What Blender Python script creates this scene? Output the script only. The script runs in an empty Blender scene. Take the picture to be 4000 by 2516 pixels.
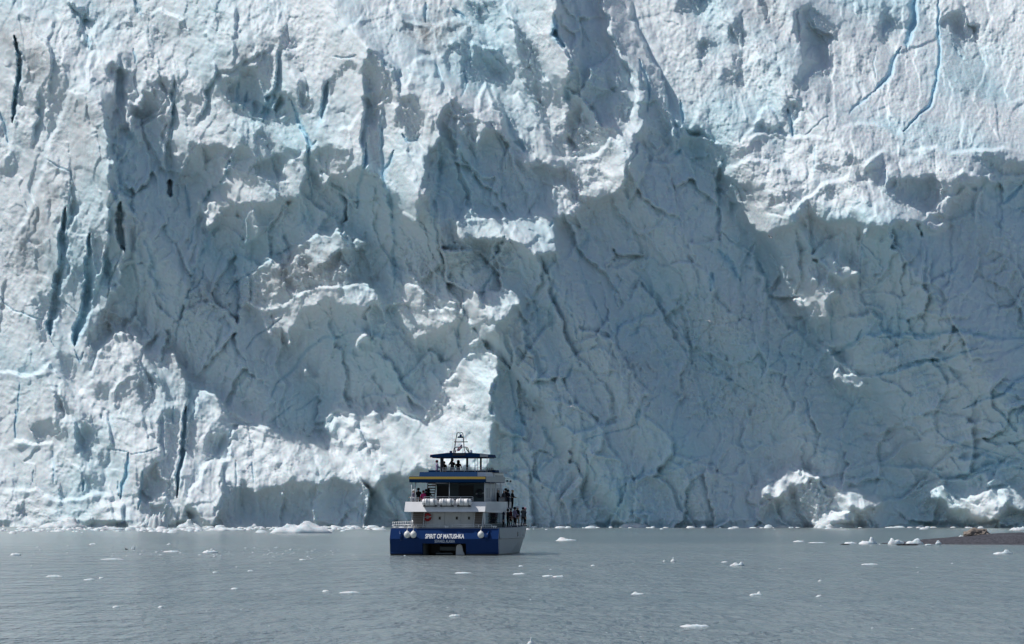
import bpy, bmesh, math, random
import numpy as np
from mathutils import Vector, Matrix
D=bpy.data; S=bpy.context.scene; COL=S.collection
random.seed(4)
F=16345.0; CAMZ=4.5; HZ=1960.0           # focal length and horizon of the survey, in survey units
def at(px,py=None,y=None,z=None):
    """world point seen at survey position px,py, at distance y (or where it meets height z)"""
    if y is None: y=(CAMZ-(z or 0.))*F/(py-HZ)
    if z is None: z=CAMZ+(HZ-(HZ if py is None else py))*y/F
    return Vector(((px-2000)*y/F,y,z))
# ---- survey of the ice front: where its faces lean into the sun (1) and where they stand in shade (0) ----
CROP={'Z':(.602,0,0),'A':(1.782,0,0),'B':(1.72,1300,0),'C':(1.782,2650,0),'D':(1.782,0,800),'E':(1.72,1300,800),
      'F':(1.782,2650,800),'G':(1.605,0,1600),'H':(1.204,2000,1600)}
FACES='''
Z .12 265,320 330,300 400,250 420,370 520,300 620,370 700,330 720,420 800,450 850,380 900,420 960,520 1010,480 1060,500 1110,560 1200,560 1290,560 1330,450 1420,380 1480,330 1530,150 1590,300 1640,300 1690,340 1700,480 1760,520 1800,545 1870,520 1960,520 2100,520 2200,510 2240,440 2500,430 2700,430 2700,1300 1150,1300 1150,1060 1160,950 1175,870 1150,830 1100,840 1050,890 1040,950 1010,990 930,975 830,985 785,1000 770,1060 740,1045 640,1010 560,1000 545,1010 530,960 500,920 460,920 445,1090 430,1060 440,960 435,900 400,830 385,870 345,850 320,800 270,790 240,810 215,900 205,830 225,760 270,690 300,560 290,480 275,420
B .13 690,1000 740,900 850,930 900,960 950,1010 1000,930 1060,850 1150,880 1300,1100 1530,1090 1600,1150 1700,1350 1560,1480 600,1480 600,1100
A .15 750,480 820,430 905,480 925,560 930,700 905,760 880,900 830,960 780,990 740,720 770,640
A .15 1040,560 1110,520 1200,530 1215,640 1195,760 1180,1000 1170,1250 1000,1350 880,1290 830,1120 780,990 900,900 960,740 980,640 1050,650
A .85 1020,540 1130,450 1200,500 1205,535 1110,525 1045,570 1000,630
A .9 1230,520 1460,420 1480,480 1470,690 1440,740 1350,880 1290,830 1240,740 1215,660
A .85 1345,880 1420,800 1560,790 1700,790 1780,800 1815,860 1760,920 1660,930 1640,1000 1500,1010 1400,975 1335,965
A .15 1250,1100 1330,970 1500,1010 1640,1000 1610,1080 1560,1220 1480,1300 1400,1420 1330,1440 1280,1290
A .7 1480,400 1600,290 1760,230 1900,270 1935,300 1880,380 1760,450 1640,520 1500,560
A .2 1640,520 1760,450 1900,370 1930,400 1925,600 1900,700 1830,860 1700,780 1560,700 1470,680 1500,570
A .85 1440,740 1560,700 1640,720 1650,780 1560,790 1400,830 1350,880 1370,800
A .18 2050,590 2110,545 2180,620 2180,700 2130,780 2060,730
A .2 1830,860 1930,640 2000,620 2040,720 2080,800 1990,830 1880,850
A .85 1940,870 2000,830 2090,800 2140,960 2120,1010 2020,1060 1930,1010 1880,920
A .2 1760,970 1830,880 1910,960 1920,1010 1870,1060 1800,1050
A .2 2230,640 2300,540 2350,480 2300,600 2290,720 2250,820
A .85 2290,600 2350,480 2406,470 2420,990 2330,1020 2210,1030 2180,970 2240,830
A .14 2150,1060 2220,1040 2420,1040 2420,1515 2120,1515 2090,1400 2140,1200
A .8 1950,1160 2080,1100 2130,1040 2140,1110 2130,1180 2090,1260 2100,1390 1960,1390 1940,1280 1990,1200
A .8 2225,1240 2260,1215 2406,1180 2406,1215 2300,1230
A .8 1530,1270 1590,1190 1625,1165 1640,1200 1720,1250 1760,1220 1880,1300 1930,1350 1900,1420 1720,1400 1580,1390 1640,1280 1580,1250
A .85 1455,1420 1520,1400 1560,1450 1500,1515 1460,1515
A .9 600,540 680,640 740,760 760,940 740,1120 760,1220 740,1300 650,1300 500,1515 170,1515 280,1280 320,1100 370,1000 400,800 480,640
A .25 760,940 780,1010 830,1130 850,1260 910,1515 820,1515 770,1330
A .2 490,20 600,60 680,110 640,140 600,190 570,260 530,120
A .35 570,260 630,330 620,390 600,330
A .1 860,140 905,130 920,160 880,165
A .4 360,340 400,330 420,560 395,690 375,560
A .4 1640,60 1660,120 1640,230 1625,150
A .4 1940,190 1990,200 2040,250 2080,300 2050,340 1960,340 1940,280
A .5 310,870 370,850 350,890 300,910
A .35 340,640 375,600 400,660 370,700
A .4 1470,1290 1530,1270 1580,1390 1480,1420
B .9 0,230 180,240 240,320 200,440 210,500 205,720 160,780 0,800
B .2 200,440 250,320 340,380 350,560 380,640 320,760 330,1170 220,1180 210,740
B .55 340,400 440,490 450,600 400,690 360,560
B .8 330,700 370,620 400,700 410,760 360,790
B .15 430,640 480,625 570,660 610,760 600,880 560,960 480,930 450,800
B .85 490,600 520,560 510,420 600,380 660,400 700,480 680,520 740,560 740,640 690,700 620,730 560,640
B .3 870,30 900,0 1090,0 1120,100 1060,160 1000,180 940,100
B .85 1020,80 1080,50 1110,90 1060,120
B .35 860,360 900,290 960,320 1110,330 1200,430 1210,560 1100,580 1010,540 1000,470 900,460
B .85 930,280 980,270 1050,320 1000,330
B .85 920,430 990,420 1010,530 920,520
B .05 780,330 850,290 910,270 850,350
B .3 1150,20 1230,200 1330,300 1400,420 1440,560 1400,800 1330,700 1260,600 1290,470 1230,330
B .7 1290,480 1330,500 1370,640 1360,720 1320,650
B .7 1390,400 1450,520 1460,620 1420,560
B .35 1480,430 1540,520 1560,640 1540,760 1480,660
B .12 1490,60 1480,230 1560,330 1600,400 1600,500 1560,600 1570,680 1600,720 1560,760 1560,850 1570,1050 1640,1060 1760,1000 1830,930 1800,840 1880,870 1960,850 2010,760 2050,640 2000,480 1920,330 1860,200 1860,-300 1500,-300
B .6 1870,-200 2000,-200 2020,130 2080,290 2200,480 2230,600 2210,640 2130,560 2060,400 1930,300 1870,180
B .75 1940,600 2010,480 2060,560 2080,700 2040,740
B .15 2060,400 2130,560 2120,760 2190,700 2230,600 2300,870 2320,1020 2270,1140 2260,1210 2300,1462 1700,1462 1960,1280 1970,1080 2010,920 2100,790
B .92 1560,1070 1640,1060 1780,1030 1850,960 1890,880 1970,850 2010,770 2090,790 2080,850 2000,940 2000,1050 1970,1150 1940,1250 1830,1300 1720,1370 1690,1300 1640,1150
B .4 1640,1150 1760,1120 1880,1140 1780,1170 1680,1180
B .95 1470,1260 1540,1250 1600,1320 1700,1370 1620,1420 1490,1450 1520,1380
B .15 740,700 830,680 900,720 950,900 940,1100 760,1100 700,860
B .55 890,700 950,700 990,800 960,900 920,820
B .95 950,690 1000,600 1030,555 1070,590 1110,680 1150,800 1060,830 1000,760
B .45 1060,600 1080,640 1140,800 1100,780 1050,690
B .12 1090,610 1120,620 1180,760 1240,900 1330,1000 1300,1100 1200,980 1150,860 1110,720
B .85 1150,660 1190,600 1260,630 1360,780 1340,800 1260,760 1200,790
B .85 1210,790 1300,800 1400,900 1500,990 1530,1080 1440,1040 1330,970 1260,880
B .15 1360,720 1420,820 1480,900 1560,1050 1490,980 1390,880
B .5 1460,900 1530,910 1560,1000 1520,1060
B .85 615,800 640,765 680,800 700,880 660,920 680,1000 640,1060 560,1010 600,930
B .9 0,960 60,950 130,900 120,860 0,860
B .9 0,1080 60,1050 90,1080 60,1180 0,1170
B .7 830,830 880,800 890,840 910,910 890,880
B .85 300,700 340,680 340,720
C .15 820,200 880,150 960,60 1040,90 1080,200 1080,420 1030,500 920,580 880,660 840,600 830,400
C .25 820,60 960,10 960,60 880,150 830,190
C .2 1390,60 1440,30 1470,130 1510,120 1520,170 1470,240 1430,300 1400,280
C .2 160,290 230,240 250,270 200,340 195,410 150,400 130,350
C .4 270,560 300,480 380,500 420,560 400,600
C .3 400,260 430,380 470,560 420,620 410,480
C .25 420,100 470,180 470,270 420,290 330,270 350,180
C .25 1830,130 1880,80 2010,60 2050,140 2090,160 2110,230 2060,290 1960,310 1940,370 1890,260 1870,190
C .15 -20,-200 190,-200 190,0 150,100 -20,90
C .25 560,-100 600,-100 620,200 590,140
C .45 650,30 690,20 680,120 660,150
C .5 50,250 110,220 120,280 80,300
C .35 720,760 760,660 850,720 800,950 740,860
C .5 660,370 700,380 690,440
C .45 1200,60 1330,20 1350,90 1260,110
C .35 500,870 560,850 720,860 750,960 640,960 540,900
C .95 440,860 560,780 620,740 600,830 500,870 460,930
C .95 800,900 840,760 900,710 940,790 880,850 840,950
C .12 -20,880 40,880 80,940 220,970 280,1000 310,1060 300,1150 270,1400 260,1515 -20,1515
C .15 300,1220 390,1240 520,1310 560,1290 470,1370 450,1400 470,1515 280,1515
C .4 620,1100 680,1090 690,1130 640,1120
C .4 1010,1090 1060,1120 1130,1160 1070,1180 1050,1250 930,1290 920,1260 1000,1210
C .3 1200,1150 1280,1180 1290,1250 1220,1230
C .35 1110,1040 1200,1110 1250,1140 1180,1160
C .92 460,1400 540,1380 700,1330 830,1300 850,1250 1000,1200 1180,1190 1220,1250 1310,1330 1420,1370 1600,1450 1500,1530 700,1530 560,1515
C .3 640,1400 720,1360 750,1300 800,1330 740,1420 700,1480 640,1460
C .2 870,1430 900,1380 960,1440 1040,1530 800,1530
C .4 1040,1290 1100,1330 1080,1380 960,1340 950,1300
C .14 1440,1290 1500,1230 1640,1240 1780,1230 1860,1320 1860,1370 1790,1480 1700,1490 1560,1430 1450,1380
C .5 1300,1160 1420,1080 1440,1250 1420,1330 1300,1250
C .95 1500,1000 1800,1010 2100,1050 2406,1060 2500,1070 2500,1100 2100,1095 1900,1080 1700,1060 1540,1030
C .35 1900,1230 2060,1200 2220,1260 2420,1150 2700,1150 2700,1530 1820,1530 1870,1400
C .4 2060,1090 2406,1120 2700,1110 2700,1220 2230,1260 2100,1180
C .85 1850,1300 1930,1190 2020,1180 2080,1240 1930,1260 1870,1330
C .85 1790,1480 1860,1380 1900,1340 1880,1430 1850,1500
D .9 150,-20 460,-20 440,150 410,420 380,620 340,830 350,900 0,600 20,400
D .85 510,80 600,30 640,170 600,300 610,480 600,640 470,600 450,560 470,250
D .4 590,110 690,160 640,170
D .75 370,700 450,660 540,760 560,790 520,950 420,1000 360,900
D .9 -20,600 350,900 420,1200 520,1290 520,1530 -20,1530
D .3 230,650 270,620 380,640 340,870 300,950 270,940 235,740
D .4 380,1000 520,1050 520,1280 400,1180
D .3 380,1300 460,1330 500,1450 420,1515 370,1420
D .92 660,1100 720,970 780,900 860,890 920,930 1000,990 1060,1080 1100,1170 1180,1280 1210,1380 1220,1530 560,1530 560,1300 640,1210
D .25 900,1060 960,1040 980,1110 930,1200 890,1130
D .2 950,1160 1000,1140 1060,1180 1100,1290 1050,1330 990,1400 970,1330
D .25 1060,1190 1150,1230 1200,1320 1200,1400 1120,1290
D .3 640,1280 720,1230 760,1290 720,1350 660,1340
D .75 1100,1140 1160,1120 1170,1030 1210,1005 1240,1080 1260,1170 1310,1230 1300,1400 1280,1530 1220,1530 1210,1380 1180,1280
D .85 1350,1300 1410,1280 1500,1310 1550,1380 1600,1530 1350,1530 1370,1400
D .85 1450,-20 1560,0 1500,100 1470,170 1445,80
D .85 1735,90 1770,60 1780,120 1750,210 1730,170
D .9 1780,630 1850,560 1840,430 1880,350 1920,390 1910,500 1980,560 2090,440 2100,290 2160,240 2230,210 2300,220 2340,180 2410,220 2410,300 2300,330 2220,420 2100,480 2010,520 1900,600 1790,640
D .5 1800,650 2000,560 2200,500 2406,420 2406,560 2260,570 2130,620 2000,680 1850,700
D .9 1740,670 1850,700 2010,660 2040,690 1960,730 1800,740
D .95 1890,860 1960,780 2080,650 2180,590 2260,570 2340,580 2400,640 2380,690 2250,650 2140,700 2060,790 2040,900 2020,990 2000,870 1930,860 1900,920
D .8 2110,1190 2140,1130 2160,1150 2130,1200
E .8 -10,170 40,170 80,250 60,290 -10,270
E .9 110,270 140,250 190,280 230,300 200,310 130,300
E .85 50,610 80,550 160,540 260,560 330,600 320,640 240,650 180,680 90,650
E .8 480,560 540,535 590,580 630,640 560,690 480,650
E .6 450,750 520,690 600,700 590,840 520,860
E .9 580,710 700,700 830,710 865,750 850,800 600,830
E .8 750,690 830,630 860,700 820,710
E .9 890,680 910,620 960,610 985,650 970,740 900,750
E .85 970,740 1010,670 1130,640 1150,580 1220,600 1230,620 1160,690 1100,770 1020,780
E .8 1110,770 1180,670 1240,615 1260,640 1220,700 1150,770
E .85 870,770 1120,780 1000,800 980,900 940,960 990,830 900,800
E .75 985,900 1000,820 1080,810 1130,850 1090,870 1030,880
E .8 530,880 640,840 690,840 620,880 560,930
E .6 160,940 200,880 280,870 290,900 220,920 180,980
E .7 910,950 940,900 970,930 990,950
E .95 740,1200 820,1160 830,1100 910,1050 990,1010 1050,985 1090,1030 1120,1110 1090,1170 1060,1260 1050,1350 1060,1530 620,1530 660,1370 740,1330 780,1330 770,1260
E .4 820,1190 880,1160 890,1200 840,1230
E .92 -20,1430 60,1420 200,1410 380,1395 470,1420 600,1450 640,1530 -20,1530
E .92 1490,60 1540,0 1700,0 1620,50 1520,85
E .95 1425,210 1470,150 1510,210 1470,225
E .95 1280,270 1340,270 1410,240 1480,240 1480,300 1400,320 1350,350 1300,310
E .7 1645,115 1680,105 1685,125
E .26 150,1000 380,1000 690,940 690,1060 500,1150 380,1180 150,1260 0,1330 0,1180
F .92 460,0 880,0 820,30 760,90 660,140 620,190 560,190 500,100
F .92 980,0 1600,0 1720,60 1740,90 1560,60 1470,110 1420,180 1370,170 1380,110 1330,40 1240,50 1080,80
F .85 1270,220 1310,120 1335,130 1290,220
F .8 1740,130 1800,110 1860,150 1740,180
F .85 1800,60 1860,0 1890,30 1860,70
F .6 890,510 940,500 990,550 920,550
F .62 1060,490 1130,440 1180,410 1240,450 1250,400 1265,440 1240,520 1150,520 1090,510
F .5 1040,440 1080,380 1105,395 1070,420
F .95 800,690 870,640 880,610 980,590 1040,590 1150,590 1050,620 1040,680 1020,770 970,800 980,740 990,690 900,680 840,720
F .5 880,800 960,820 880,830
F .85 1070,1170 1090,1140 1150,1190 1240,1210 1330,1265 1180,1270 1110,1230
F .7 1020,1070 1050,1055 1060,1080
G .4 200,110 300,80 400,90 400,170 280,200 210,180
G .3 1020,0 1150,0 1130,250 1090,560 1000,590 960,600 890,640 870,610 900,420 980,330 1020,250 1000,100
G .9 990,270 1060,280 1070,300 1000,330
G .25 610,290 690,220 670,350 600,380
G .35 490,110 560,100 600,200 570,300 500,260
G .4 60,610 160,590 210,650 120,680
G .3 600,400 660,400 620,470
G .2 1110,670 1200,590 1240,630 1290,690 1260,735 1050,735
G .85 1215,0 1290,20 1360,60 1370,120 1350,160 1250,140 1200,160 1220,80
G .8 1190,200 1210,165 1260,200 1270,250 1220,280
G .3 1290,170 1450,80 1430,290 1340,300 1250,290 1280,220
G .92 1100,650 1180,550 1260,370 1340,305 1420,310 1440,180 1500,95 1600,100 1700,115 1800,170 1960,210 2060,240 2120,280 2280,250 2420,300 2420,470 2300,430 2200,430 2130,470 2080,440 1900,400 1840,440 1800,500 1740,470 1700,460 1620,450 1500,400 1440,480 1400,540 1380,620 1340,680 1300,690 1250,620 1180,600
G .92 2080,200 2110,40 2200,40 2230,110 2290,210 2250,270 2120,280
G .92 2200,50 2420,30 2420,330 2300,250
G .4 2110,160 2180,180 2150,270 2090,240
G .35 2310,200 2390,180 2420,250 2330,270
G .1 1430,560 1500,420 1600,530 1700,470 1840,450 2080,450 2250,440 2420,480 2420,760 1300,760 1340,670 1400,600
G .3 930,600 1050,600 1090,660 1040,760 930,760
G .9 930,600 960,545 1030,540 1050,590 1000,600
G .85 850,660 920,640 935,730 850,740
G .6 1740,520 1800,525 1835,560 1790,555
G .55 2180,550 2205,545 2200,575
Z .1 890,1130 1000,1105 1165,1100 1165,1270 890,1270
W .25 62,190 85,200 98,260 95,400 80,520 60,560 55,540 75,420 80,280
W .3 0,560 25,600 50,680 40,690 0,640
W .5 245,190 330,330 320,400 270,470 250,580 235,560 240,420 250,300
W .45 190,400 230,410 215,560 170,700 150,690 170,560
W .15 316,850 352,850 355,1000 312,1110 312,1000
W .1 512,960 552,960 565,1160 515,1400 470,1390 516,1180
W .3 345,1240 420,1230 400,1330 350,1340
W .1 285,1080 325,1090 315,1250 285,1400 250,1515 215,1515 252,1350 278,1200
W .12 425,1070 462,1090 455,1250 455,1300 435,1400 400,1515 372,1500 398,1380 408,1280
W .3 440,1130 510,1100 490,1200 460,1330 440,1300
W .5 215,750 330,790 330,812 225,775
W .45 730,110 790,150 785,200 740,210 720,180
W .4 700,180 720,230 720,310 700,320
W .5 570,250 630,240 640,330 625,350 580,300
W .4 1090,150 1110,200 1090,260 1060,240 1100,190
W .55 1000,270 1010,350 985,420 960,520 930,580 900,600 950,470 975,330
W .3 1880,100 1950,110 1940,150 1890,160
W .2 1960,190 2030,250 2050,300 2010,255
W .12 2080,260 2140,210 2190,200 2160,250 2120,290 2090,330
W .4 2170,240 2230,190 2290,260 2340,290 2380,400 2300,400 2200,370 2170,330
W .9 2230,200 2260,230 2330,260 2290,270 2240,250
W .3 1590,310 1700,310 1690,330 1560,390 1545,480 1520,570 1505,560 1530,430 1550,370
W .45 1540,510 1600,500 1650,520 1640,540 1570,530
W .35 1490,720 1560,700 1640,705 1620,750 1540,760
W .5 860,480 910,440 960,460 900,540 850,560
W .6 130,260 200,280 210,370 120,370 95,300
W .55 440,510 500,490 510,620 450,640
W .2 510,330 555,310 560,420 525,440
W .6 330,480 380,470 470,520 420,580 340,560
W .55 1130,260 1200,230 1290,190 1300,220 1200,280 1120,330
W .45 1560,30 1600,40 1590,90 1560,80
W .5 1720,20 1750,90 1700,120
W .25 2000,0 2010,100 1990,110
W .45 2100,10 2140,30 2120,110
W .55 620,20 700,60 690,80 640,70
W .5 1000,30 1030,20 1020,90 1000,100
W .5 80,60 150,90 160,130 90,120
W .5 1340,250 1400,250 1420,320 1370,340
W .45 830,110 880,100 890,160 850,190
W .5 30,700 90,720 80,800 20,850 0,780
W .45 215,960 300,900 310,1000 250,1080
W .45 120,1100 200,1150 190,1260 110,1250
W .5 20,1150 60,1180 50,1280 0,1290
G .45 470,30 560,40 600,100 540,110
G .3 0,400 30,440 20,490 -10,490
G .35 470,230 490,220 530,320 510,340
G .4 540,360 600,420 650,500 560,520 530,440
G .45 340,440 400,470 390,560 350,540
G .5 120,200 200,230 180,300 110,280
G .45 830,90 930,60 940,120 860,140
G .5 840,420 880,400 880,560 850,520
C .5 1180,200 1240,190 1230,280 1190,270
C .5 980,640 1060,600 1080,680 1000,700
C .5 1660,500 1720,480 1700,600 1660,600
C .45 2100,500 2200,480 2180,580 2110,580
C .5 2180,200 2280,220 2260,330 2200,300
C .5 1960,560 2030,600 2010,700 1960,660
C .45 1240,420 1330,400 1320,520 1250,500
C .5 560,440 640,420 650,520 580,530
H .97 1110,410 1130,370 1220,350 1250,300 1310,275 1340,295 1440,310 1450,330 1400,345 1330,360 1240,420 1180,430 1130,440
H .3 1110,450 1250,425 1340,365 1430,345 1450,400 1400,520 1200,540 1110,530
H .97 1460,320 1540,370 1590,380 1620,370 1660,390 1670,410 1740,430 1730,450 1690,460 1600,450 1590,480 1510,460 1510,430 1540,390
H .97 1425,530 1450,490 1500,475 1550,490 1590,480 1600,570 1425,570
H .97 1930,400 2000,390 2030,365 2040,390 2140,420 2190,380 2330,355 2345,390 2500,400 2500,480 2330,440 2260,510 2180,515 2110,470 2050,430
'''
# crevasses and seams: crop, width in survey units, depth (m), blueness, points
CRACKS='''
A 34 5 .8 100,250 135,380 140,460 120,600 105,720 85,850
A 22 2 .6 0,780 40,900 60,1000
A 30 2 .5 940,0 960,60 990,110
A 14 2 .7 1215,560 1225,640 1215,700 1200,850 1185,1000 1190,1100
A 44 9 .1 1185,1250 1188,1370
A 26 2 .9 1665,570 1650,700 1645,770
A 20 2 .8 1720,640 1695,770
A 24 2 .8 1915,660 1870,750 1830,850
A 30 2.5 .8 2030,700 2070,830 2110,910 2150,980 2170,1030
A 30 2.5 .9 2280,560 2255,720 2240,830
A 16 2 .8 2200,980 2145,1060 2145,1200 2170,1370
A 18 1.5 .8 1600,1110 1570,1210
A 16 1.5 .7 1490,1300 1410,1410
A 22 2 .7 1290,1290 1310,1400 1320,1515
A 14 1.2 .5 320,1110 400,1160 490,1190 500,1250
A 16 1.5 .4 490,1250 480,1400 500,1500
A 30 2 .7 770,1290 830,1420 850,1515
A 20 2 .7 610,250 620,340
A 14 1.2 .7 930,340 940,440
A 14 1.4 .6 920,900 880,960 870,1010
B 18 2 .8 805,60 870,100 885,130
B 26 1.5 .7 625,20 625,150
B 14 1.5 .4 0,380 90,390 160,370
B 18 1.6 .7 465,900 500,950 560,940 590,900
B 24 2 .8 225,960 220,1100 170,1250 165,1400
B 20 2 .8 410,1010 380,1100 330,1170
B 30 1.6 .7 330,760 325,1000 335,1170 385,1320 400,1462
B 24 1.4 .6 720,960 730,1100 700,1250 665,1340 665,1462
B 22 2 .9 2060,400 2100,500 2125,600 2115,750
B 16 1.5 .8 2345,690 2355,820
B 40 2 .9 1490,100 1490,240 1560,320
B 34 2 .9 1570,600 1580,670
B 26 2 .9 2340,1000 2300,1040
B 14 1.5 .4 1050,820 1100,900 1150,1000 1160,1130
B 12 1 .4 1090,1020 1130,1300 1160,1400
B 14 1.2 .6 690,430 730,540
B 14 1.2 .6 880,480 900,560 860,650
C 22 2.5 .9 1828,-200 1805,150 1815,300 1800,500 1785,620 1750,740 1650,830 1565,915
C 44 3 .8 1660,-100 1620,200 1590,340
C 30 2.5 .8 1550,330 1490,450 1440,560 1360,640
C 20 1.5 .6 1360,640 1260,720 1190,795
C 26 2.5 .8 760,760 785,860 795,950
C 16 1.5 .8 15,700 30,860
C 9 1 .6 950,1010 945,1190
C 10 1 .4 1380,320 1375,540
C 12 1 .3 850,700 770,680
C 12 1 .5 1440,1180 1430,1300
C 12 1 .3 860,950 1000,830 1060,810
C 20 1.5 .3 2010,440 1950,380 1920,330
C 30 3 .8 2260,1420 2330,1350 2390,1290
D 54 5 .7 455,20 430,260 405,520 385,640 348,830 352,910
D 60 5 .8 625,200 622,450 610,640 580,800 535,890 520,980
A 90 5 .1 800,960 850,940 900,900
A 80 4 .2 790,1010 850,1130
D 54 9 .2 840,-20 832,150 868,320
D 16 3 .2 850,300 800,450 745,640
D 22 3 .1 930,90 955,130
D 14 2 .3 620,880 620,990
D 12 1.2 .5 400,650 470,690 540,760
D 12 1.2 .5 0,640 100,740 220,780 310,800 345,900 380,990
D 16 1.5 .6 1350,150 1330,260 1310,310
D 16 1.6 .7 1420,420 1380,560 1320,600 1270,740
D 20 2.5 .3 1280,700 1260,780 1235,860 1225,980
D 14 1.2 .6 1720,50 1690,170
D 18 1.6 .6 2090,270 1920,350 1820,410 1700,500 1580,620
D 14 1.4 .5 1960,790 1850,870 1780,910 1710,1000
D 22 1.6 .6 2406,900 2330,930 2250,920 2170,980 2110,1040 2060,1130 1920,1250 1890,1340
D 14 1.2 .6 2220,1330 2060,1430
D 14 1.2 .6 2050,1390 1950,1460 1890,1515
D 12 1 .5 1600,1070 1570,1160
D 10 1 .5 1660,1180 1690,1330
D 14 1.5 .6 580,1030 560,1100 520,1010
D 10 1.2 .7 140,1240 125,1380 115,1515
D 14 1.5 .4 1310,1420 1290,1515
E 12 1.6 .7 868,560 880,740 842,830 836,900 850,980
E 26 2 .6 1090,450 1030,530 1000,620
E 16 1.5 .6 1155,210 1120,290 1060,370
E 22 1.4 .6 405,300 410,560
E 14 1.2 .3 670,-10 665,120
E 16 1.6 .7 1480,110 1460,150
E 12 1.8 .2 1245,960 1290,1020 1345,1030 1360,1130
E 12 1.2 .2 1245,960 1210,1020
E 44 3 .2 1355,1310 1400,1350 1350,1380
E 16 1.4 .7 1610,1070 1590,1130 1560,1165
E 20 1.8 .8 2050,1370 2045,1480
E 12 1 .5 1650,380 1700,560 1730,640
E 14 1 .5 1570,560 1560,660 1620,770 1640,900
E 18 1.5 .6 2090,740 2040,860 1990,880
E 14 1.2 .6 1975,780 1920,820 1910,870
E 10 1 .5 1940,480 1890,620 1930,700
E 10 .9 .5 1690,780 1665,930
E 14 1 .5 1480,500 1475,850
E 12 1 .4 180,1320 260,1270
E 12 1 .5 1640,1000 1590,1025
E 12 1 .5 1300,560 1370,700 1380,900
E 14 1.2 .5 1130,1000 1200,1200 1240,1400
E 10 1 .3 2290,800 2370,920
E 12 1 .4 2170,660 2150,740
E 12 1 .5 1440,1110 1390,1150
E 14 1 .3 1480,1380 1530,1462
E 10 .9 .3 470,800 520,860
F 22 2 .9 1275,870 1240,950 1130,1020 1060,1045
F 14 1.3 .6 1370,915 1500,915 1720,925 1860,890 1940,885
F 14 1.2 .5 1950,890 2100,910 2280,935 2500,930
F 18 1.6 .7 1370,1190 1500,1170 1620,1120 1730,1085
F 16 1.5 .7 1740,1080 1860,1080 1960,1030 2080,1000
F 14 1.5 .8 1980,1420 2120,1360 2260,1320 2330,1250 2500,1150
F 14 1.3 .7 630,1130 730,1050
F 10 1 .3 160,1050 210,1090 300,1250
F 12 1.2 .8 930,1370 910,1420 880,1445
F 34 1.6 .8 270,310 360,400 430,530
F 40 3 .8 230,470 225,600
F 12 1.2 .8 1060,650 1068,780 1075,950
F 18 1.4 .5 300,190 420,290 540,380 610,500 640,680 700,780 770,870
F 14 1.2 .5 1285,240 1280,330 1265,560
F 14 1 .5 150,830 140,920 110,970
F 12 1 .4 450,700 460,740
F 14 1 .5 580,740 640,710
F 14 1 .5 1580,1380 1560,1440
F 12 1 .5 400,1250 600,1370
F 14 1.2 .6 100,0 130,30
F 20 1 .6 2330,40 2406,20
F 14 .8 .4 1280,420 1360,370
F 14 .8 .4 1880,470 1960,470
G 22 2.5 .9 805,270 795,400 755,560
G 16 2 .9 895,390 885,500 865,630
G 12 1.4 .9 100,0 95,180
G 30 5 .6 1165,-20 1155,150 1145,300 1110,550
G 16 2 .8 525,440 520,510
G 9 1 .6 700,250 800,262 
G 9 1 .6 820,280 900,270 985,240
G 16 1.5 .8 1090,-20 1085,90
G 9 1 .6 740,450 745,540
G 12 1.2 .4 1480,320 1480,500 1470,640
G 12 1.2 .4 1580,330 1590,460
G 12 1.2 .5 1510,470 1510,540
G 12 1.2 .5 2080,440 2060,500
G 12 1.2 .6 2255,640 2240,700
G 40 2.5 .2 1480,690 1500,710
G 12 1 .5 330,260 335,460
G 10 1 .4 210,380 210,460
G 14 1.5 .2 630,30 640,70
H 12 2 .2 350,210 355,290 320,400 280,520
H 20 2 .9 600,0 590,60
H 9 1 .7 590,60 500,100 440,110 350,140
H 9 1 .6 620,270 610,300 540,350 490,400
H 9 1 .6 890,230 800,270 740,290
H 12 1.2 .7 200,220 130,290 100,360
H 14 1.2 .6 240,280 190,350 170,430
H 40 3 .9 20,0 40,80 10,180
H 20 1.5 .8 20,260 10,330
H 10 1.2 .7 2000,100 2100,160 2250,200 2408,240
H 12 1.2 .7 2040,330 2150,310 2300,265 2500,290
H 14 1.4 .3 498,320 500,450 480,520
H 9 1 .5 870,130 920,50
H 10 1 .6 430,310 380,400 320,460
H 10 1 .3 170,100 240,70 220,0
H 9 .8 .4 1640,60 1760,70
H 9 .9 .5 1520,130 1640,180
H 8 .8 .4 250,130 320,100
'''
# old dirty ice: crop, strength, polygon
DIRT='''
A .5 0,200 200,180 330,320 350,480 230,560 150,540 140,330 0,300
A .3 460,700 600,680 760,800 740,1200 600,1300 500,1050 460,850
A .3 1490,400 1760,230 1930,290 1760,450 1500,560
A .25 1100,180 1180,200 1170,330 1080,320
A .25 640,0 860,0 1050,60 1040,200 860,160 700,130
A .3 230,1240 480,1240 480,1500 180,1500
B .8 440,160 560,140 780,130 940,150 920,190 780,220 720,340 640,340 560,280 460,230
B .3 0,220 200,240 180,400 0,400
B .4 580,880 640,800 690,900 650,1050 560,1010
B .3 640,0 800,0 800,130 660,130
B .3 1050,830 1150,850 1180,930 1100,920
D .4 120,50 440,0 400,550 200,600 60,350
D .35 640,660 780,700 950,820 980,1000 760,890 640,820
D .45 1880,420 2230,210 2406,350 2406,560 2130,600 1800,650
D .4 1150,1000 1240,1000 1310,1240 1280,1450 1180,1200
D .3 1290,500 1600,560 1600,680 1290,770
E .4 0,300 240,330 370,520 0,540
E .6 1230,950 1370,1030 1370,1140 1290,1040
E .7 1330,1290 1440,1330 1400,1400 1340,1390
E .4 1990,1000 2100,1030 2200,1120 2000,1110
E .35 700,130 1200,160 1160,440 600,480
E .5 1180,820 1230,840 1260,960 1190,1020
C .25 1950,240 2100,340 2080,760 2020,700
C .3 400,0 620,0 800,60 780,180 480,160
G .5 1300,640 1500,640 1500,720 1300,720
'''
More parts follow.
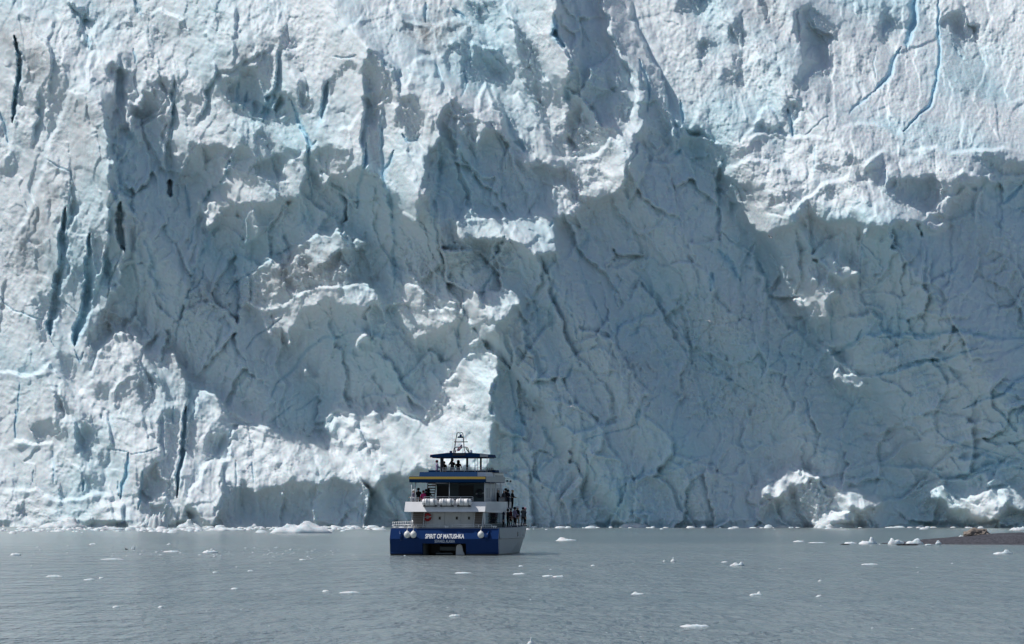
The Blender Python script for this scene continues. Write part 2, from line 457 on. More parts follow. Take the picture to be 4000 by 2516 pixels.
# broken, tumbled snow and ice: crop, strength, polygon
RUBBLE='''
A .8 160,40 500,40 560,480 380,300
A .7 600,0 1050,0 1200,330 700,320
B .6 440,100 980,100 1100,560 900,600 700,400
B 1 1450,800 2000,760 2020,1000 1960,1260 1700,1390 1480,1460 1560,1060
C .8 220,920 800,960 1100,1000 1500,980 2406,1060 2406,1260 1880,1240 1000,1200 300,1220
C 1 300,1220 830,1250 1220,1230 1720,1480 700,1515 450,1400
D .9 1290,480 1600,520 2100,280 2406,200 2406,560 2140,620 1850,740 1280,760
D .8 640,660 930,780 1000,1000 760,900 640,820
D .7 560,1100 720,960 800,900 820,1000 700,1200 640,1500 560,1500
E 1 740,1200 1050,985 1130,1110 1060,1462 620,1462
E .8 420,260 1200,180 1250,420 1000,620 480,560
E .8 1900,960 2250,760 2408,1000 2408,1462 2000,1462
F .9 0,600 230,600 640,700 1000,1000 1100,1250 600,1515 0,1515
F .6 1060,490 1260,400 1260,520
G 1 1440,180 1500,95 2408,30 2408,480 1840,450 1500,420
G 1 0,500 340,520 700,540 790,640 780,740 0,740
G .7 400,150 660,150 680,380 480,300
H .6 500,330 1000,250 1100,530 500,530
H 1 1100,380 1320,270 1740,430 1740,540 1400,550
H 1 1900,380 2408,340 2408,540 1900,540
'''
CROP['W']=(1.204,0,0)
# edges where one block of ice stands in front of the next: crop, rise (m), run (m), side that is in front, blueness, points
STEPS='''
W 3 7 L .5 470,470 500,540 520,650 545,740 555,850 600,960 645,1045
W 2 7 R .4 400,365 330,430 300,520 255,620 215,740 200,830 150,960 95,1060 60,1150 20,1250
W 1.5 3 L .5 190,400 185,500 160,600 150,700
W 1.5 3 R .4 100,400 85,480 50,600 55,680
W 1.5 4 L .4 150,130 220,200 245,280 240,380 235,500
W 2 4 L .5 555,240 560,310 545,400 545,500
W 1.5 3 R .2 460,230 420,270 410,330 400,400
W 2.5 4 L .5 815,330 800,430 805,530 790,650 785,780 780,860
W 1.5 4 R .3 700,320 670,380 650,470 620,510
W 2 4 L .5 1000,270 990,400 975,470 950,540 915,600
W 1.2 3 R .3 820,290 830,400 820,510
W 2.5 5 L .6 1300,200 1305,330 1290,420 1240,520 1200,560
W 1.5 4 R .3 1010,270 1000,350 985,460
W 1.3 3 U .2 1000,350 1100,330 1200,270 1300,210
W 2 5 L .6 1110,690 1080,760 1040,850 980,900 930,970
W 1.5 4 L .5 1440,620 1450,720 1455,800 1460,930
W 2 4 R .6 1590,320 1550,380 1540,480 1520,560 1480,660
W 2.2 5 L .5 1705,320 1715,420 1720,520 1700,640 1715,740 1700,850
W 1.5 4 L .4 1760,230 1850,330 1870,420 1880,480
W 1.2 3 L .4 1790,470 1795,640 1800,760
W 1 3 R .4 1990,600 1970,650 1980,700
W 2 4 L .4 2010,560 2050,560 2075,640 2070,750 2055,850 2030,960 2030,1060
W 1 4 D .3 1690,840 1720,820 1800,830
W 1.5 5 L .4 1810,830 1825,930 1840,1040 1850,1100 1850,1340
W 1.2 4 R .4 1690,840 1685,960 1680,1080
W 1.3 10 D .4 1070,1380 1150,1330 1240,1240 1290,1200 1360,1180 1420,1140 1480,1110 1560,1090 1600,1095 1650,1150 1720,1190 1750,1260 1800,1340
W 1.2 8 D .3 1180,1430 1260,1450 1330,1450 1400,1390 1480,1350 1560,1350 1700,1345 1790,1400 1840,1460
W 2 5 R .5 400,940 350,1020 315,1110 315,1200 290,1370
W 2.5 5 L .5 520,900 520,1000 515,1100 490,1200 470,1330 460,1400
W 1.5 4 L .5 650,1100 700,1190 720,1300 700,1420
W 1.5 5 L .5 1080,980 1020,1060 970,1150 930,1250 900,1350 860,1480
W 1 3 R .3 720,870 760,720 780,600
W 1 3 L .4 640,500 610,640 620,740
W 1.2 3 D .2 1340,770 1400,740 1440,700 1470,740
W .9 2 D .2 700,70 760,40 840,80 880,140
W .9 2 R .2 460,100 430,160 410,240
W 1 3 L .3 330,0 350,80 400,190 410,250
W 1 3 R .2 990,0 1000,90 960,160 1010,240
W 1 3 L .3 1110,20 1110,120 1095,190
W 1 3 R .3 1310,280 1340,240 1420,220 1430,150 1480,90
W .8 2 L .3 1360,160 1390,210 1330,250
E 1.5 4 L .5 1690,140 1680,250 1650,380
E 1.2 4 L .5 1470,380 1480,500 1475,640 1470,850
E 1.2 4 L .4 1300,560 1370,720 1380,900
E 1.2 4 L .4 1560,560 1565,660 1620,780
E 1.3 4 L .4 1650,400 1700,540 1730,640 1790,760 1815,820 1800,940
E 1 3 R .4 1590,560 1570,620 1560,700
E 1 4 R .4 2000,10 2000,200 1990,330
E 1.2 4 L .4 2180,560 2175,680 2150,740
E 1.2 4 R .5 1930,480 1890,600 1910,700
E 1.2 4 D .5 1750,920 1900,860 1980,790 2080,750 2250,760
E 2 5 L .4 1280,700 1290,860 1350,1000 1380,1130 1390,1300
E 1.3 4 R .4 1200,700 1180,820 1200,960 1250,1100
E 2.5 5 L .5 1120,1110 1090,1180 1060,1270 1060,1400 1080,1462
E 1 2.5 D .3 480,560 540,535 600,580 640,640
E 1 2.5 D .3 580,710 700,700 830,710 870,760
E 1 2.5 L .5 1240,615 1270,700 1260,840
E 1.5 10 D .3 0,1430 200,1410 380,1395 600,1450 740,1200 830,1100 1050,985
E 1 3 D .4 20,900 160,850 250,850 330,900 430,920
E 1 3 D .4 150,1320 260,1270 400,1290 560,1240
E 1.2 4 R .4 860,580 910,500 1000,430 1090,400
E .9 3 L .3 690,480 700,560 680,640
E 1 3 L .4 1980,420 2100,520 2130,700
E .9 3 D .3 1580,1040 1700,980 1820,960 1950,1050
E 1 3 L .4 2040,760 2150,900 2230,1050 2300,1250
E .9 3 D .4 1400,1330 1540,1300 1650,1340 1750,1440
E .9 3 L .3 1600,1000 1680,1130 1760,1290 1830,1400
F 2 6 D .7 1060,1045 1140,1020 1240,960 1290,910 1370,915 1500,918 1720,925 1880,890 1940,880 2100,910 2500,935
F 1.5 5 D .6 1370,1190 1500,1170 1620,1120 1730,1085 1860,1080 1960,1030 2080,1000
F 1.5 5 D .6 1980,1420 2120,1360 2260,1320 2330,1250 2500,1160
F 2.5 7 L .4 290,180 420,290 540,380 610,500 640,680 760,860 900,980 1030,1060
F 1 4 L .3 1280,240 1285,400 1265,560
F 1.2 3 L .5 1040,650 1060,780 1075,950
F .8 4 R .3 1480,330 1380,590 1360,760 1340,850
F 1 4 D .4 630,1130 730,1050 830,1060 900,1150
F 1 4 L .3 1900,1080 1960,1250 2020,1310
F .9 4 D .4 1300,1060 1420,1020 1540,1050 1600,1100
F 1 3 L .5 250,310 330,420 430,540
F .9 3 D .4 60,1050 200,1090 320,1180 450,1350
F .9 3 D .3 520,950 600,1000 720,1080
F .8 3 L .3 420,700 500,850 560,980 600,1100
F .8 3 U .2 1480,620 1700,650 1960,620 2200,680
F .8 3 R .2 1730,330 1690,480 1720,600
F .8 3 D .3 1060,1330 1200,1400 1340,1440
F .8 3 D .3 1500,1515 1640,1460 1800,1470
H 1.5 4 D .4 500,350 560,330 680,290 760,310
H 1.5 10 D .2 1040,340 1110,375 1230,345 1300,278 1440,312 1540,370 1660,392 1740,430
H 1.5 10 D .2 1920,400 2030,368 2140,420 2240,380 2340,358 2480,400
H 1.2 4 D .6 2000,240 2130,240 2250,225 2480,240
H 1.5 4 D .6 1650,280 1760,265 1900,270 2040,330 2150,310 2300,260 2480,250
H 1.5 4 L .3 355,210 358,290 322,400 282,520
H 2 5 L .3 500,320 502,450 480,530
H 1.5 3 R .6 100,360 110,300 200,220
H 1.5 3 R .6 170,440 220,360 250,290 330,240
H 1.5 4 L .5 70,90 120,60 160,130 200,200 190,260
H 1.2 4 D .4 170,110 320,105 450,75 560,60
H 1.2 3 R .5 320,470 370,400 430,310
H 1.5 10 D .3 500,525 540,500 600,488 670,495 690,530
H 1 4 L .4 620,250 600,310 540,350
H .9 3 D .4 690,290 800,262 890,225 960,200
H .8 3 D .3 760,150 850,90 940,110
H .8 3 D .4 1000,150 1130,190 1260,180
H 1.5 10 D .1 1425,530 1450,488 1500,474 1590,480 1605,550
H 1.5 3 L .2 1440,330 1450,400 1420,520
C 4 7 L .4 310,1060 300,1150 275,1400 250,1515
C 3 6 D .3 -60,900 30,880 80,940 220,970 300,1010
C 1.2 3 D .3 1090,920 1150,880 1340,860 1420,870 1500,930 1600,1000
C 1.5 4 D .2 1500,1005 1800,1015 2406,1065
C 1.3 4 D .3 370,1000 500,960 800,960 1000,960 1080,960
C 1.2 3 D .2 460,930 560,800 620,740 700,850 750,950
C 1.2 3 D .3 800,930 840,800 890,715 940,790 1000,820
C .8 3 R .2 420,600 450,500 500,400 540,350
C .9 3 L .3 540,350 640,420 710,540
C .4 3 R .5 1590,345 1540,340 1500,420 1440,560 1380,640 1200,790
C .35 3 R .5 1850,0 1825,200 1820,420 1790,640 1740,760 1570,920
C 1 3 L .3 1400,60 1410,220 1385,300
C .9 3 L .3 420,60 440,160 430,300
C .9 3 R .2 60,960 140,760 60,690
C 1.5 3 L .4 1590,-20 1620,100 1600,200
C 1.5 3 D .3 1280,1170 1420,1050 1520,1100
C 1.2 3 D .3 300,1200 460,1130 560,1110 660,1140 760,1180 870,1260
C 1.2 3 D .3 700,1515 860,1400 960,1330 1080,1260 1190,1215 1290,1290
C 1.2 3 D .3 1880,1240 1980,1180 2080,1230 2200,1190 2290,1250
C 1 2 R .3 960,980 950,1090 945,1200
C 1.5 3 D .4 1800,1480 1870,1370 2000,1300 2120,1320 2230,1420
B 3 6 L .4 2010,0 2040,170 2110,340 2190,460 2230,590 2300,860 2320,1020
B 3 6 L .5 1490,60 1480,230 1560,330 1600,400 1600,500 1560,600 1570,680
B 2 5 R .3 1860,0 1860,200 1920,330 2000,480 2050,640 2010,760 1960,850
B 1.5 4 L .4 260,300 340,380 440,480 450,560
B 1.2 3 L .3 690,430 690,520 735,560 740,640
B 1.5 4 D .3 440,150 560,150 700,170 820,120 950,170 1050,270
B 1.2 3 D .4 860,440 930,400 940,280 1030,320 1110,330 1200,420
B 1.5 3 D .2 950,690 1030,558 1110,690
B 2 4 L .4 1110,690 1180,900 1300,1100
B 1.2 3 D .3 1150,660 1250,620 1360,770 1500,980
B 1.2 3 R .3 490,600 515,540 520,430
B 1 3 D .3 520,430 600,380 690,400
B 1 3 L .4 880,290 860,420 880,500 870,640
B 1.2 3 L .3 1150,20 1230,200 1330,330 1420,520 1440,700
B 1 3 D .2 620,800 645,768 685,810
B 2 5 L .3 1970,1080 1960,1280 2000,1462
B 1.2 3 D .3 1560,1070 1780,1030 1890,880
B 1 3 R .4 740,700 720,900 730,1100
B 1 4 L .4 940,900 960,1100 930,1300
B 1 4 L .3 1110,1000 1140,1200 1170,1400
B 1 3 D .2 0,860 120,855 200,740
B .8 3 D .2 300,60 420,30 520,100
B .9 3 R .2 100,240 110,180 200,110 280,150
G 1.5 4 L .4 1020,0 1000,150 1020,250 960,340
G 1.5 10 D .3 1100,650 1180,540 1260,370 1340,305 1430,310 1440,180 1500,95 1700,115 1960,210 2080,250
G 1.5 3 D .2 2070,210 2110,40 2210,45
G 1.5 3 L .3 2210,45 2230,110 2290,210 2250,270
G 1.5 2 D .3 930,640 935,590 960,545 1040,545 1050,600 1050,720
G 1.2 3 L .4 670,0 680,250 650,400
G 1.2 3 L .4 450,0 490,220 480,300
G 1 3 D .2 0,520 150,500 300,540 460,560 640,520 770,580
G 1.5 3 L .4 1420,310 1400,540 1340,680
G 1 3 R .3 335,440 340,300 400,210
G 1 3 D .2 30,230 140,190 260,210 370,240
G 1.2 3 R .5 700,20 690,250 670,460
G 1.5 3 L .5 780,580 770,660 760,740
D 1.5 10 D .3 560,1300 640,1210 660,1100 720,970 780,900 860,890 1000,990 1100,1170
D 2 4 L .4 1210,1005 1250,1100 1310,1230 1300,1400 1290,1515
D 1.5 4 R .4 1350,1300 1370,1400 1340,1515
D 1.5 4 D .3 1350,1300 1410,1280 1510,1320 1570,1400 1610,1515
D 1.5 4 D .3 -40,1180 100,1170 180,1190 300,1150 340,1110 390,1160 480,1270 530,1400
D 1 3 R .3 760,1515 770,1300 830,1100 900,1000
D 1 4 L .4 1050,300 1040,500 1090,600 1150,680 1160,800
D 1 3 R .4 1250,700 1290,540 1320,400
'''

RNG=np.random.default_rng(11)
CELL=4.0; X0,X1,Y0,Y1=-520,4520,-560,2116
MPP=0.045                         # metres of ice per survey unit
NX=int((X1-X0)/CELL); NY=int((Y1-Y0)/CELL)
SUN=np.array([-.57,.05,.82]); SUN/=np.linalg.norm(SUN)
h_=np.hypot(SUN[0],SUN[2]); TX,TD=-SUN[0]/h_,SUN[2]/h_; SY=SUN[1]/h_

def blur(a,s):
    """gaussian blur, sigma in cells (mirrored borders)"""
    if s<=0: return a
    r=int(3*s)+1; k=np.exp(-.5*(np.arange(-r,r+1)/s)**2); k/=k.sum()
    for ax in (0,1):
        p=[(0,0),(0,0)]; p[ax]=(r,r); b=np.pad(a,p,mode='edge'); n=b.shape[ax]
        m=1<<int(np.ceil(np.log2(n+2*r+1)))
        K=np.fft.rfft(k,m); F=np.fft.rfft(b,m,axis=ax)
        K=K[:,None] if ax==0 else K[None,:]
        c=np.fft.irfft(F*K,m,axis=ax)
        a=c[2*r:2*r+a.shape[0],:] if ax==0 else c[:,2*r:2*r+a.shape[1]]
    return a
def noise(shape,lx,ly,rng=RNG,rot=0.):
    """smooth gaussian noise, unit deviation; lx, ly = wavelength in cells"""
    ny,nx=shape; f=np.fft.rfft2(rng.standard_normal(shape))
    ky=np.fft.fftfreq(ny)[:,None]; kx=np.fft.rfftfreq(nx)[None,:]
    a=kx*np.cos(rot)+ky*np.sin(rot); b=-kx*np.sin(rot)+ky*np.cos(rot)
    k2=(a*lx)**2+(b*ly)**2
    n=np.fft.irfft2(f*k2*np.exp(-k2*1.0),shape); return n/n.std()
def sample(a,fx,fy):
    fx=np.clip(fx,0,a.shape[1]-1.001); fy=np.clip(fy,0,a.shape[0]-1.001)
    ix=fx.astype(np.int32); iy=fy.astype(np.int32); u=fx-ix; v=fy-iy
    return (a[iy,ix]*(1-u)+a[iy,ix+1]*u)*(1-v)+(a[iy+1,ix]*(1-u)+a[iy+1,ix+1]*u)*v
def conv(crop,pts):
    s,ox,oy=CROP[crop]; p=np.array([[float(c) for c in q.split(',')] for q in pts])
    p=p/s+np.array([ox,oy]); return (p-np.array([X0,Y0]))/CELL-.5
def fill(a,p,v,mode='set'):
    x0,y0=np.maximum(np.floor(p.min(0)).astype(int),0); x1=min(int(p[:,0].max())+2,NX); y1=min(int(p[:,1].max())+2,NY)
    if x1<=x0 or y1<=y0: return
    yy,xx=np.mgrid[y0:y1,x0:x1]; ins=np.zeros(xx.shape,bool); q=np.roll(p,-1,0)
    for (ax,ay),(bx,by) in zip(p,q):
        if ay==by: continue
        c=((ay>yy)!=(by>yy))&(xx<(bx-ax)*(yy-ay)/(by-ay)+ax); ins^=c
    s=a[y0:y1,x0:x1]
    if mode=='set': s[ins]=v
    else: s[ins]=np.maximum(s[ins],v)
def read_faces():
    a=np.full((NY,NX),.93)
    for l in FACES.strip().splitlines():
        w=l.split(); fill(a,conv(w[0],w[2:]),float(w[1]))
    return a
def read_zone(txt):
    a=np.zeros((NY,NX))
    for l in txt.strip().splitlines():
        w=l.split(); fill(a,conv(w[0],w[2:]),float(w[1]),'max')
    return a
def seg_field(nx,ny,cell,rough):
    """depth of crevasses and blueness on an nx x ny raster"""
    dep=np.zeros((ny,nx)); blu=np.zeros((ny,nx)); R=np.random.default_rng(5)
    for l in CRACKS.strip().splitlines():
        w=l.split(); s,ox,oy=CROP[w[0]]; hw=float(w[1])/s/2*.9; d=float(w[2]); d*=2.2 if d>=5 else 1; b=float(w[3])
        p=np.array([[float(c) for c in q.split(',')] for q in w[4:]])/s+np.array([ox,oy])
        # subdivide with jitter
        for _ in range(3):
            m=(p[1:]+p[:-1])/2; L=np.linalg.norm(p[1:]-p[:-1],axis=1,keepdims=True)
            m=m+R.standard_normal(m.shape)*L*.045*rough
            q=np.empty((len(p)+len(m),2)); q[0::2]=p; q[1::2]=m; p=q
        n=len(p); t=np.linspace(0,1,n); wid=hw*np.clip(1.25*np.sin(np.pi*np.clip(t,.0,1))**.5,.12,1)*(1+.25*R.standard_normal(n).clip(-1,1))
        g=(p-np.array([X0,Y0]))/cell-.5; wid=np.maximum(wid/cell,.55)
        for k in range(n-1):
            a,bb=g[k],g[k+1]; wm=max(wid[k],wid[k+1])*2.1+1
            x0=int(max(min(a[0],bb[0])-wm,0)); x1=int(min(max(a[0],bb[0])+wm+2,nx)); y0=int(max(min(a[1],bb[1])-wm,0)); y1=int(min(max(a[1],bb[1])+wm+2,ny))
            if x1<=x0 or y1<=y0: continue
            yy,xx=np.mgrid[y0:y1,x0:x1]; ab=bb-a; u=np.clip(((xx-a[0])*ab[0]+(yy-a[1])*ab[1])/(ab@ab+1e-9),0,1)
            ds=np.hypot(xx-a[0]-u*ab[0],yy-a[1]-u*ab[1])/(wid[k]*(1-u)+wid[k+1]*u)
            v=d*np.clip(1.35-ds,0,1)
            dep[y0:y1,x0:x1]=np.maximum(dep[y0:y1,x0:x1],v); blu[y0:y1,x0:x1]=np.maximum(blu[y0:y1,x0:x1],b*np.clip(1.9-ds,0,1.5)/1.5)
    return dep,blu
def lsq(g,P0,lam,mu):
    """surface whose slope along the light is g, close to P0, smooth across"""
    ny,nx=g.shape; M=lambda a:np.concatenate([np.concatenate([a,a[:,::-1]],1),np.concatenate([a,a[:,::-1]],1)[::-1]],0)
    py,px=ny//3,nx//6
    G=np.pad(g,((py,py),(px,px)),mode='reflect'); Q=np.pad(P0,((py,py),(px,px)),mode='edge')
    wy=np.hanning(2*py)[:py]; W=np.ones(G.shape); W[:py]*=wy[:,None]; W[-py:]*=wy[::-1][:,None]
    wx=np.hanning(2*px)[:px]; W[:,:px]*=wx; W[:,-px:]*=wx[::-1]
    m=CELL*MPP; G=np.fft.rfft2(G*W); 
    gQ=np.zeros_like(Q); Qy,Qx=np.gradient(Q,m); gt=TX*Qx+TD*Qy
    G=G-np.fft.rfft2(gt*W)        # solve for the departure from P0
    ky=2*np.pi*np.fft.fftfreq(W.shape[0],m)[:,None]; kx=2*np.pi*np.fft.rfftfreq(W.shape[1],m)[None]
    kt=TX*kx+TD*ky; kp=-TD*kx+TX*ky
    P=np.fft.irfft2(np.conj(1j*kt)*G/(kt**2+lam*kp**2+mu),W.shape)
    return P[py:py+ny,px:px+nx]+P0
def light(P,m):
    """lambert term and sun visibility of relief P"""
    Py,Px=np.gradient(P,m); N=np.sqrt(1+Px**2+Py**2)
    ns=(-SUN[0]*Px+SUN[2]*Py-SUN[1])/N
    E=np.full(P.shape[1],-1e9); vis=np.ones(P.shape); dfc=np.zeros(P.shape); xs=np.arange(P.shape[1]); st=m/TD
    sh=TX/TD
    for j in range(P.shape[0]):
        if j: E=np.interp(xs-sh,xs,np.maximum(E,P[j-1]))+SY*st
        dfc[j]=P[j]-E
    return ns,np.clip(dfc/.12+.5,0,1),dfc

MC=CELL*MPP
def ragged():
    rub=blur(read_zone(RUBBLE),4); yy,xx=np.mgrid[0:NY,0:NX].astype(float)
    w=[2.2*noise((NY,NX),26,40)+1.1*noise((NY,NX),9,12)+.8*rub*noise((NY,NX),5,5) for _ in range(2)]
    return blur(sample(read_faces(),xx+w[0],yy+w[1]),.8),rub,(xx,yy)
def relight(T,dc,gl,gs,lam,it,eta=.28):
    lit=np.clip((T-.3)/.4,0,1); litm=blur(lit,1.); S=np.clip((T-.12)/.8,0,1)
    g=gs+(gl-gs)*S
    err=[]; xs=np.arange(NX); sh=TX/TD
    for k in range(it):
        P=lsq(g,np.zeros((NY,NX)),lam,1/400.**2)+dc
        ns,vis,dfc=light(P,MC)
        J=blur(np.clip(ns,0,1)*vis,1.)
        err.append((np.abs(J-litm*T*.65).mean(),((litm>.6)&(vis<.5)).mean(),((litm<.3)&(J>.1)).mean()))
        need=np.where(litm>.55,np.clip(-dfc+.1,0,4),0)*(dfc<.05)
        D=np.zeros(NX); Q=np.zeros(P.shape)
        for j in range(NY-1,-1,-1):
            D=np.interp(xs+sh,xs,D)*.985
            Q[j]=np.where(litm[j]<.5,D,0)
            D=np.where(litm[j]>.5,np.maximum(need[j],D*.8),D)
        bad=np.where((litm<.35)&(J>.04),J,0)
        e=np.clip(litm*T*.65-J,-.5,.5)*np.where(vis>.5,1,0)*(litm>.3)
        g=np.clip(g+(eta if k<it-10 else eta*.25)*blur(Q,1.5)-blur(bad,1.2)*1.6+(.3 if k<16 else .1)*blur(e,9)+.06*blur(np.where(litm>.6,need,0),2.5),-1.5,2.6)
    return P-dc,litm
def steps(nx,ny,cell):
    out=np.zeros((ny,nx)); blu=np.zeros((ny,nx)); R=np.random.default_rng(8); sx=cell*MPP
    for l in STEPS.strip().splitlines():
        w=l.split(); s,ox,oy=CROP[w[0]]; h=float(w[1]); run=float(w[2])/sx; b=float(w[4])
        p=np.array([[float(c) for c in q.split(',')] for q in w[5:]])/s+np.array([ox,oy])
        for k in range(3):
            mid=(p[1:]+p[:-1])/2; Ln=np.linalg.norm(p[1:]-p[:-1],axis=1,keepdims=True)
            mid=mid+R.standard_normal(mid.shape)*Ln*.09; q=np.empty((len(p)+len(mid),2)); q[0::2]=p; q[1::2]=mid; p=q
        g=(p-np.array([X0,Y0]))/cell-.5; v=(g[-1]-g[0]) if w[3] in 'LR' else (g[-1]-g[0])
        want={'L':(-1,0),'R':(1,0),'U':(0,-1),'D':(0,1)}[w[3]]
        nrm=np.stack([-(g[1:,1]-g[:-1,1]),g[1:,0]-g[:-1,0]],-1).sum(0); sg=np.sign(nrm@np.array(want)) or 1.
        mg=run*2.6; x0,y0=np.maximum(np.floor(g.min(0)-mg).astype(int),0); x1=int(min(g[:,0].max()+mg,nx)); y1=int(min(g[:,1].max()+mg,ny))
        if x1<=x0 or y1<=y0: continue
        yy,xx=np.mgrid[y0:y1,x0:x1]; best=np.full(xx.shape,1e9); sd=best.copy(); tt=np.zeros(xx.shape); cb=tt.copy(); n=len(g)-1
        for k in range(n):
            a,c=g[k],g[k+1]; ab=c-a; rx=xx-a[0]; ry=yy-a[1]; u=np.clip((rx*ab[0]+ry*ab[1])/(ab@ab+1e-9),0,1)
            ds=np.hypot(rx-u*ab[0],ry-u*ab[1]); cr=(ab[0]*ry-ab[1]*rx)*sg; m_=(ds<best-1e-5)|((np.abs(ds-best)<=1e-5)&(np.abs(cr)/np.hypot(*ab)>np.abs(cb)))
            cb=np.where(m_,cr/np.hypot(*ab),cb); best=np.where(m_,ds,best); sd=np.where(m_,np.where(cr>=0,ds,-ds),sd); tt=np.where(m_,(k+u)/n,tt)
        ch=g[-1]-g[0]; tt=np.clip(((xx-g[0][0])*ch[0]+(yy-g[0][1])*ch[1])/(ch@ch),0,1)
        tap=np.clip(np.minimum(tt,1-tt)*4,0,1)*h*(.65 if w[3]=='R' else 1); e=.35/sx; fr=1/(1+np.exp(-np.clip(sd/e*3,-30,30)))
        out[y0:y1,x0:x1]+=tap*(fr*np.maximum(np.exp(-np.maximum(sd,0)/run)-.075,0)*1.08-.3*(1-fr)*np.exp(-np.maximum(-sd,0)/(1.1/sx)))
        blu[y0:y1,x0:x1]=np.maximum(blu[y0:y1,x0:x1],b*np.clip(tap/1.5,0,1)*(1-fr)*np.exp(-np.maximum(-sd,0)/(.55/sx)))
    return out,blu
def worley(ny,nx,sx,sy,wx,wy,rng,rot=0.,kx=.5,ky=.5):
    """blocky facets: a random plane per cell, and the distance to the joints between blocks"""
    ax=np.arange(nx)[None,:]+wx; ay=np.arange(ny)[:,None]+wy; c_,s_=math.cos(rot),math.sin(rot)
    gx=(ax*c_+ay*s_)/sx; gy=(-ax*s_+ay*c_)/sy
    ix=np.floor(gx).astype(int); iy=np.floor(gy).astype(int); M=64
    J=rng.random((M,M,2)); K=rng.standard_normal((M,M,3))
    f1=np.full((ny,nx),9.); f2=f1.copy(); pl=np.zeros((ny,nx))
    for dy in (-1,0,1):
        for dx in (-1,0,1):
            a=(iy+dy)%M; b=(ix+dx)%M; rx=gx-(ix+dx)-J[a,b,0]; ry=gy-(iy+dy)-J[a,b,1]
            d=np.hypot(rx,ry); p=K[a,b,0]*.35+K[a,b,1]*rx*kx+K[a,b,2]*ry*ky
            n=d<f1; f2=np.where(n,f1,np.minimum(f2,d)); pl=np.where(n,p,pl); f1=np.where(n,d,f1)
    return pl,f2-f1
def build_relief(FC):
    T,rub,(xx,yy)=ragged()
    litm=blur(np.clip((T-.3)/.4,0,1),1.)
    # hollows in the shaded walls
    dist=np.zeros((NY,NX)); a=(litm>.35).astype(float)
    for s_,w_ in ((3,.9),(7,1.3),(16,1.6)):
        dist+=w_*np.clip(1-blur(a,s_)*2.1,0,1)
    nx,ny=int((X1-X0)/FC),int((Y1-Y0)/FC); r=FC/CELL
    fy,fx=np.mgrid[0:ny,0:nx]*1.; fx=(fx+.5)*r-.5; fy=(fy+.5)*r-.5
    up=lambda b:sample(b,fx,fy)
    L=MPP*FC                                   # metres per fine cell
    R=np.random.default_rng(3); N=lambda lx,ly,rot=0.:noise((ny,nx),lx/L,ly/L,R,rot)
    rubf=up(rub); lt=up(litm); hol=up(dist)*(1-np.clip(lt*1.4-.1,0,1))
    px=X0+(np.arange(nx)[None,:]+.5)*FC; py=Y0+(np.arange(ny)[:,None]+.5)*FC
    # which way the ice is drawn out: upright at the left, slanting in the middle, lying at the lower right
    sl=np.clip(np.exp(-((px-2150)/700.)**2-((py-700)/1100.)**2)*1.4,0,1); la=np.clip((px-2900)/700.,0,1)*np.clip((py-1000)/400.,0,1)
    wx,wy=(N(11,11)*.45+N(2.5,2.5)*.12)/L,(N(11,11)*.45+N(2.5,2.5)*.12)/L
    def groove(lx,ly,rot,pw=0):
        return .85-np.minimum(np.abs(N(lx,ly,rot)),1.5)
    G=groove(5,22,0.,2.5)*(1-sl)*(1-la)+groove(5,22,-.42,2.5)*sl*(1-la)+groove(22,5,-.2,2.5)*la
    G2=groove(2.2,9,0.05)*(1-sl)*(1-la)+groove(2.2,9,-.42)*sl*(1-la)+groove(8,2.4,-.25)*la
    pl,ed=worley(ny,nx,6.5/L,9/L,wx,wy,R); pl2,ed2=worley(ny,nx,2.6/L,3.4/L,wx*.7,wy*.7,R)
    pl3,ed3=worley(ny,nx,1.0/L,1.1/L,wx*.3,wy*.3,R)
    def col(lx,ly,kx,ky):
        o=0
        for w_,r_,a_,b_ in (((1-sl)*(1-la),.04,lx,ly),(sl*(1-la),-.45,lx,ly),(la,-.22,ly,lx)):
            p_,e_=worley(ny,nx,a_/L,b_/L,wx,wy,R,r_,kx if a_<b_ else ky,ky if a_<b_ else kx); o=o+w_*p_
        return o
    C1=col(4.6,13,.75,.3); C2=col(1.9,5.5,.6,.35)
    big=N(14,18)*.55+N(6,9)*.35
    am=np.clip(.35+.35*hol+.0*lt,0,1.4)
    sh=np.clip(1-lt,0,1); rm=np.clip(.65+.45*N(5,5),.1,1.5)
    d=-hol*(.8+.35*sh)+am*big*(.55+.3*sh)+am*(.85+1.1*sh)*blur(C1,.8)*1.1+(.26+.42*sh)*blur(C2,.6)-am*.25*G*sh+am*(.85+.8*sh)*blur(pl,.9)+(.16+.15*rubf+.45*sh)*.6*blur(pl2,.6)
    d+=(.03+.05*sh+.10*rubf+.16*rubf*sh)*blur(pl3,.6)+.05*sh*N(.6,.7)+.06*sh*rubf*(N(.45,.45)+N(1.2,1.2))
    d-=.22*am*np.clip(1-ed*9,0,1)*np.clip(N(10,10)-.2,0,1)
    bil=lambda l:np.abs(N(l,l))-.8
    d+=rubf*(.15*N(4,3.2)+rm*(.05+.05*sh)/.1*(.07*bil(1.9)+.065*bil(1.)+.045*N(.7,.6)+.03*N(.4,.4)+.07*blur(pl3,.6)*.6))
    calm=np.clip(N(16,20)*.5+.5,0,1)
    d+=(1-.6*rubf)*(.05*N(2.2,3.)+(.015+.025*calm)*N(1.,1.3)+.016*calm*N(.55,.6))
    cup=np.clip((px-2500)/300.,0,1)*np.clip((900-py)/200.,0,1)*lt
    d+=cup*(.035*np.abs(N(1.3,1.))+.02*N(.7,1.1))
    d-=1.8*np.clip((py-2032)/22,0,1)*np.clip(N(14,30)*.6+.5,0,1.3)      # melt notch at the waterline
    dep,blu=seg_field(nx,ny,FC,1.); st,sb=steps(nx,ny,FC)
    d+=st*(1.15-.15*sh)-dep*(.30-.03*sh)
    blue=np.clip(np.maximum(blu*(1-.45*sh),sb)+.4*np.clip(hol/3-.6,0,1),0,1)
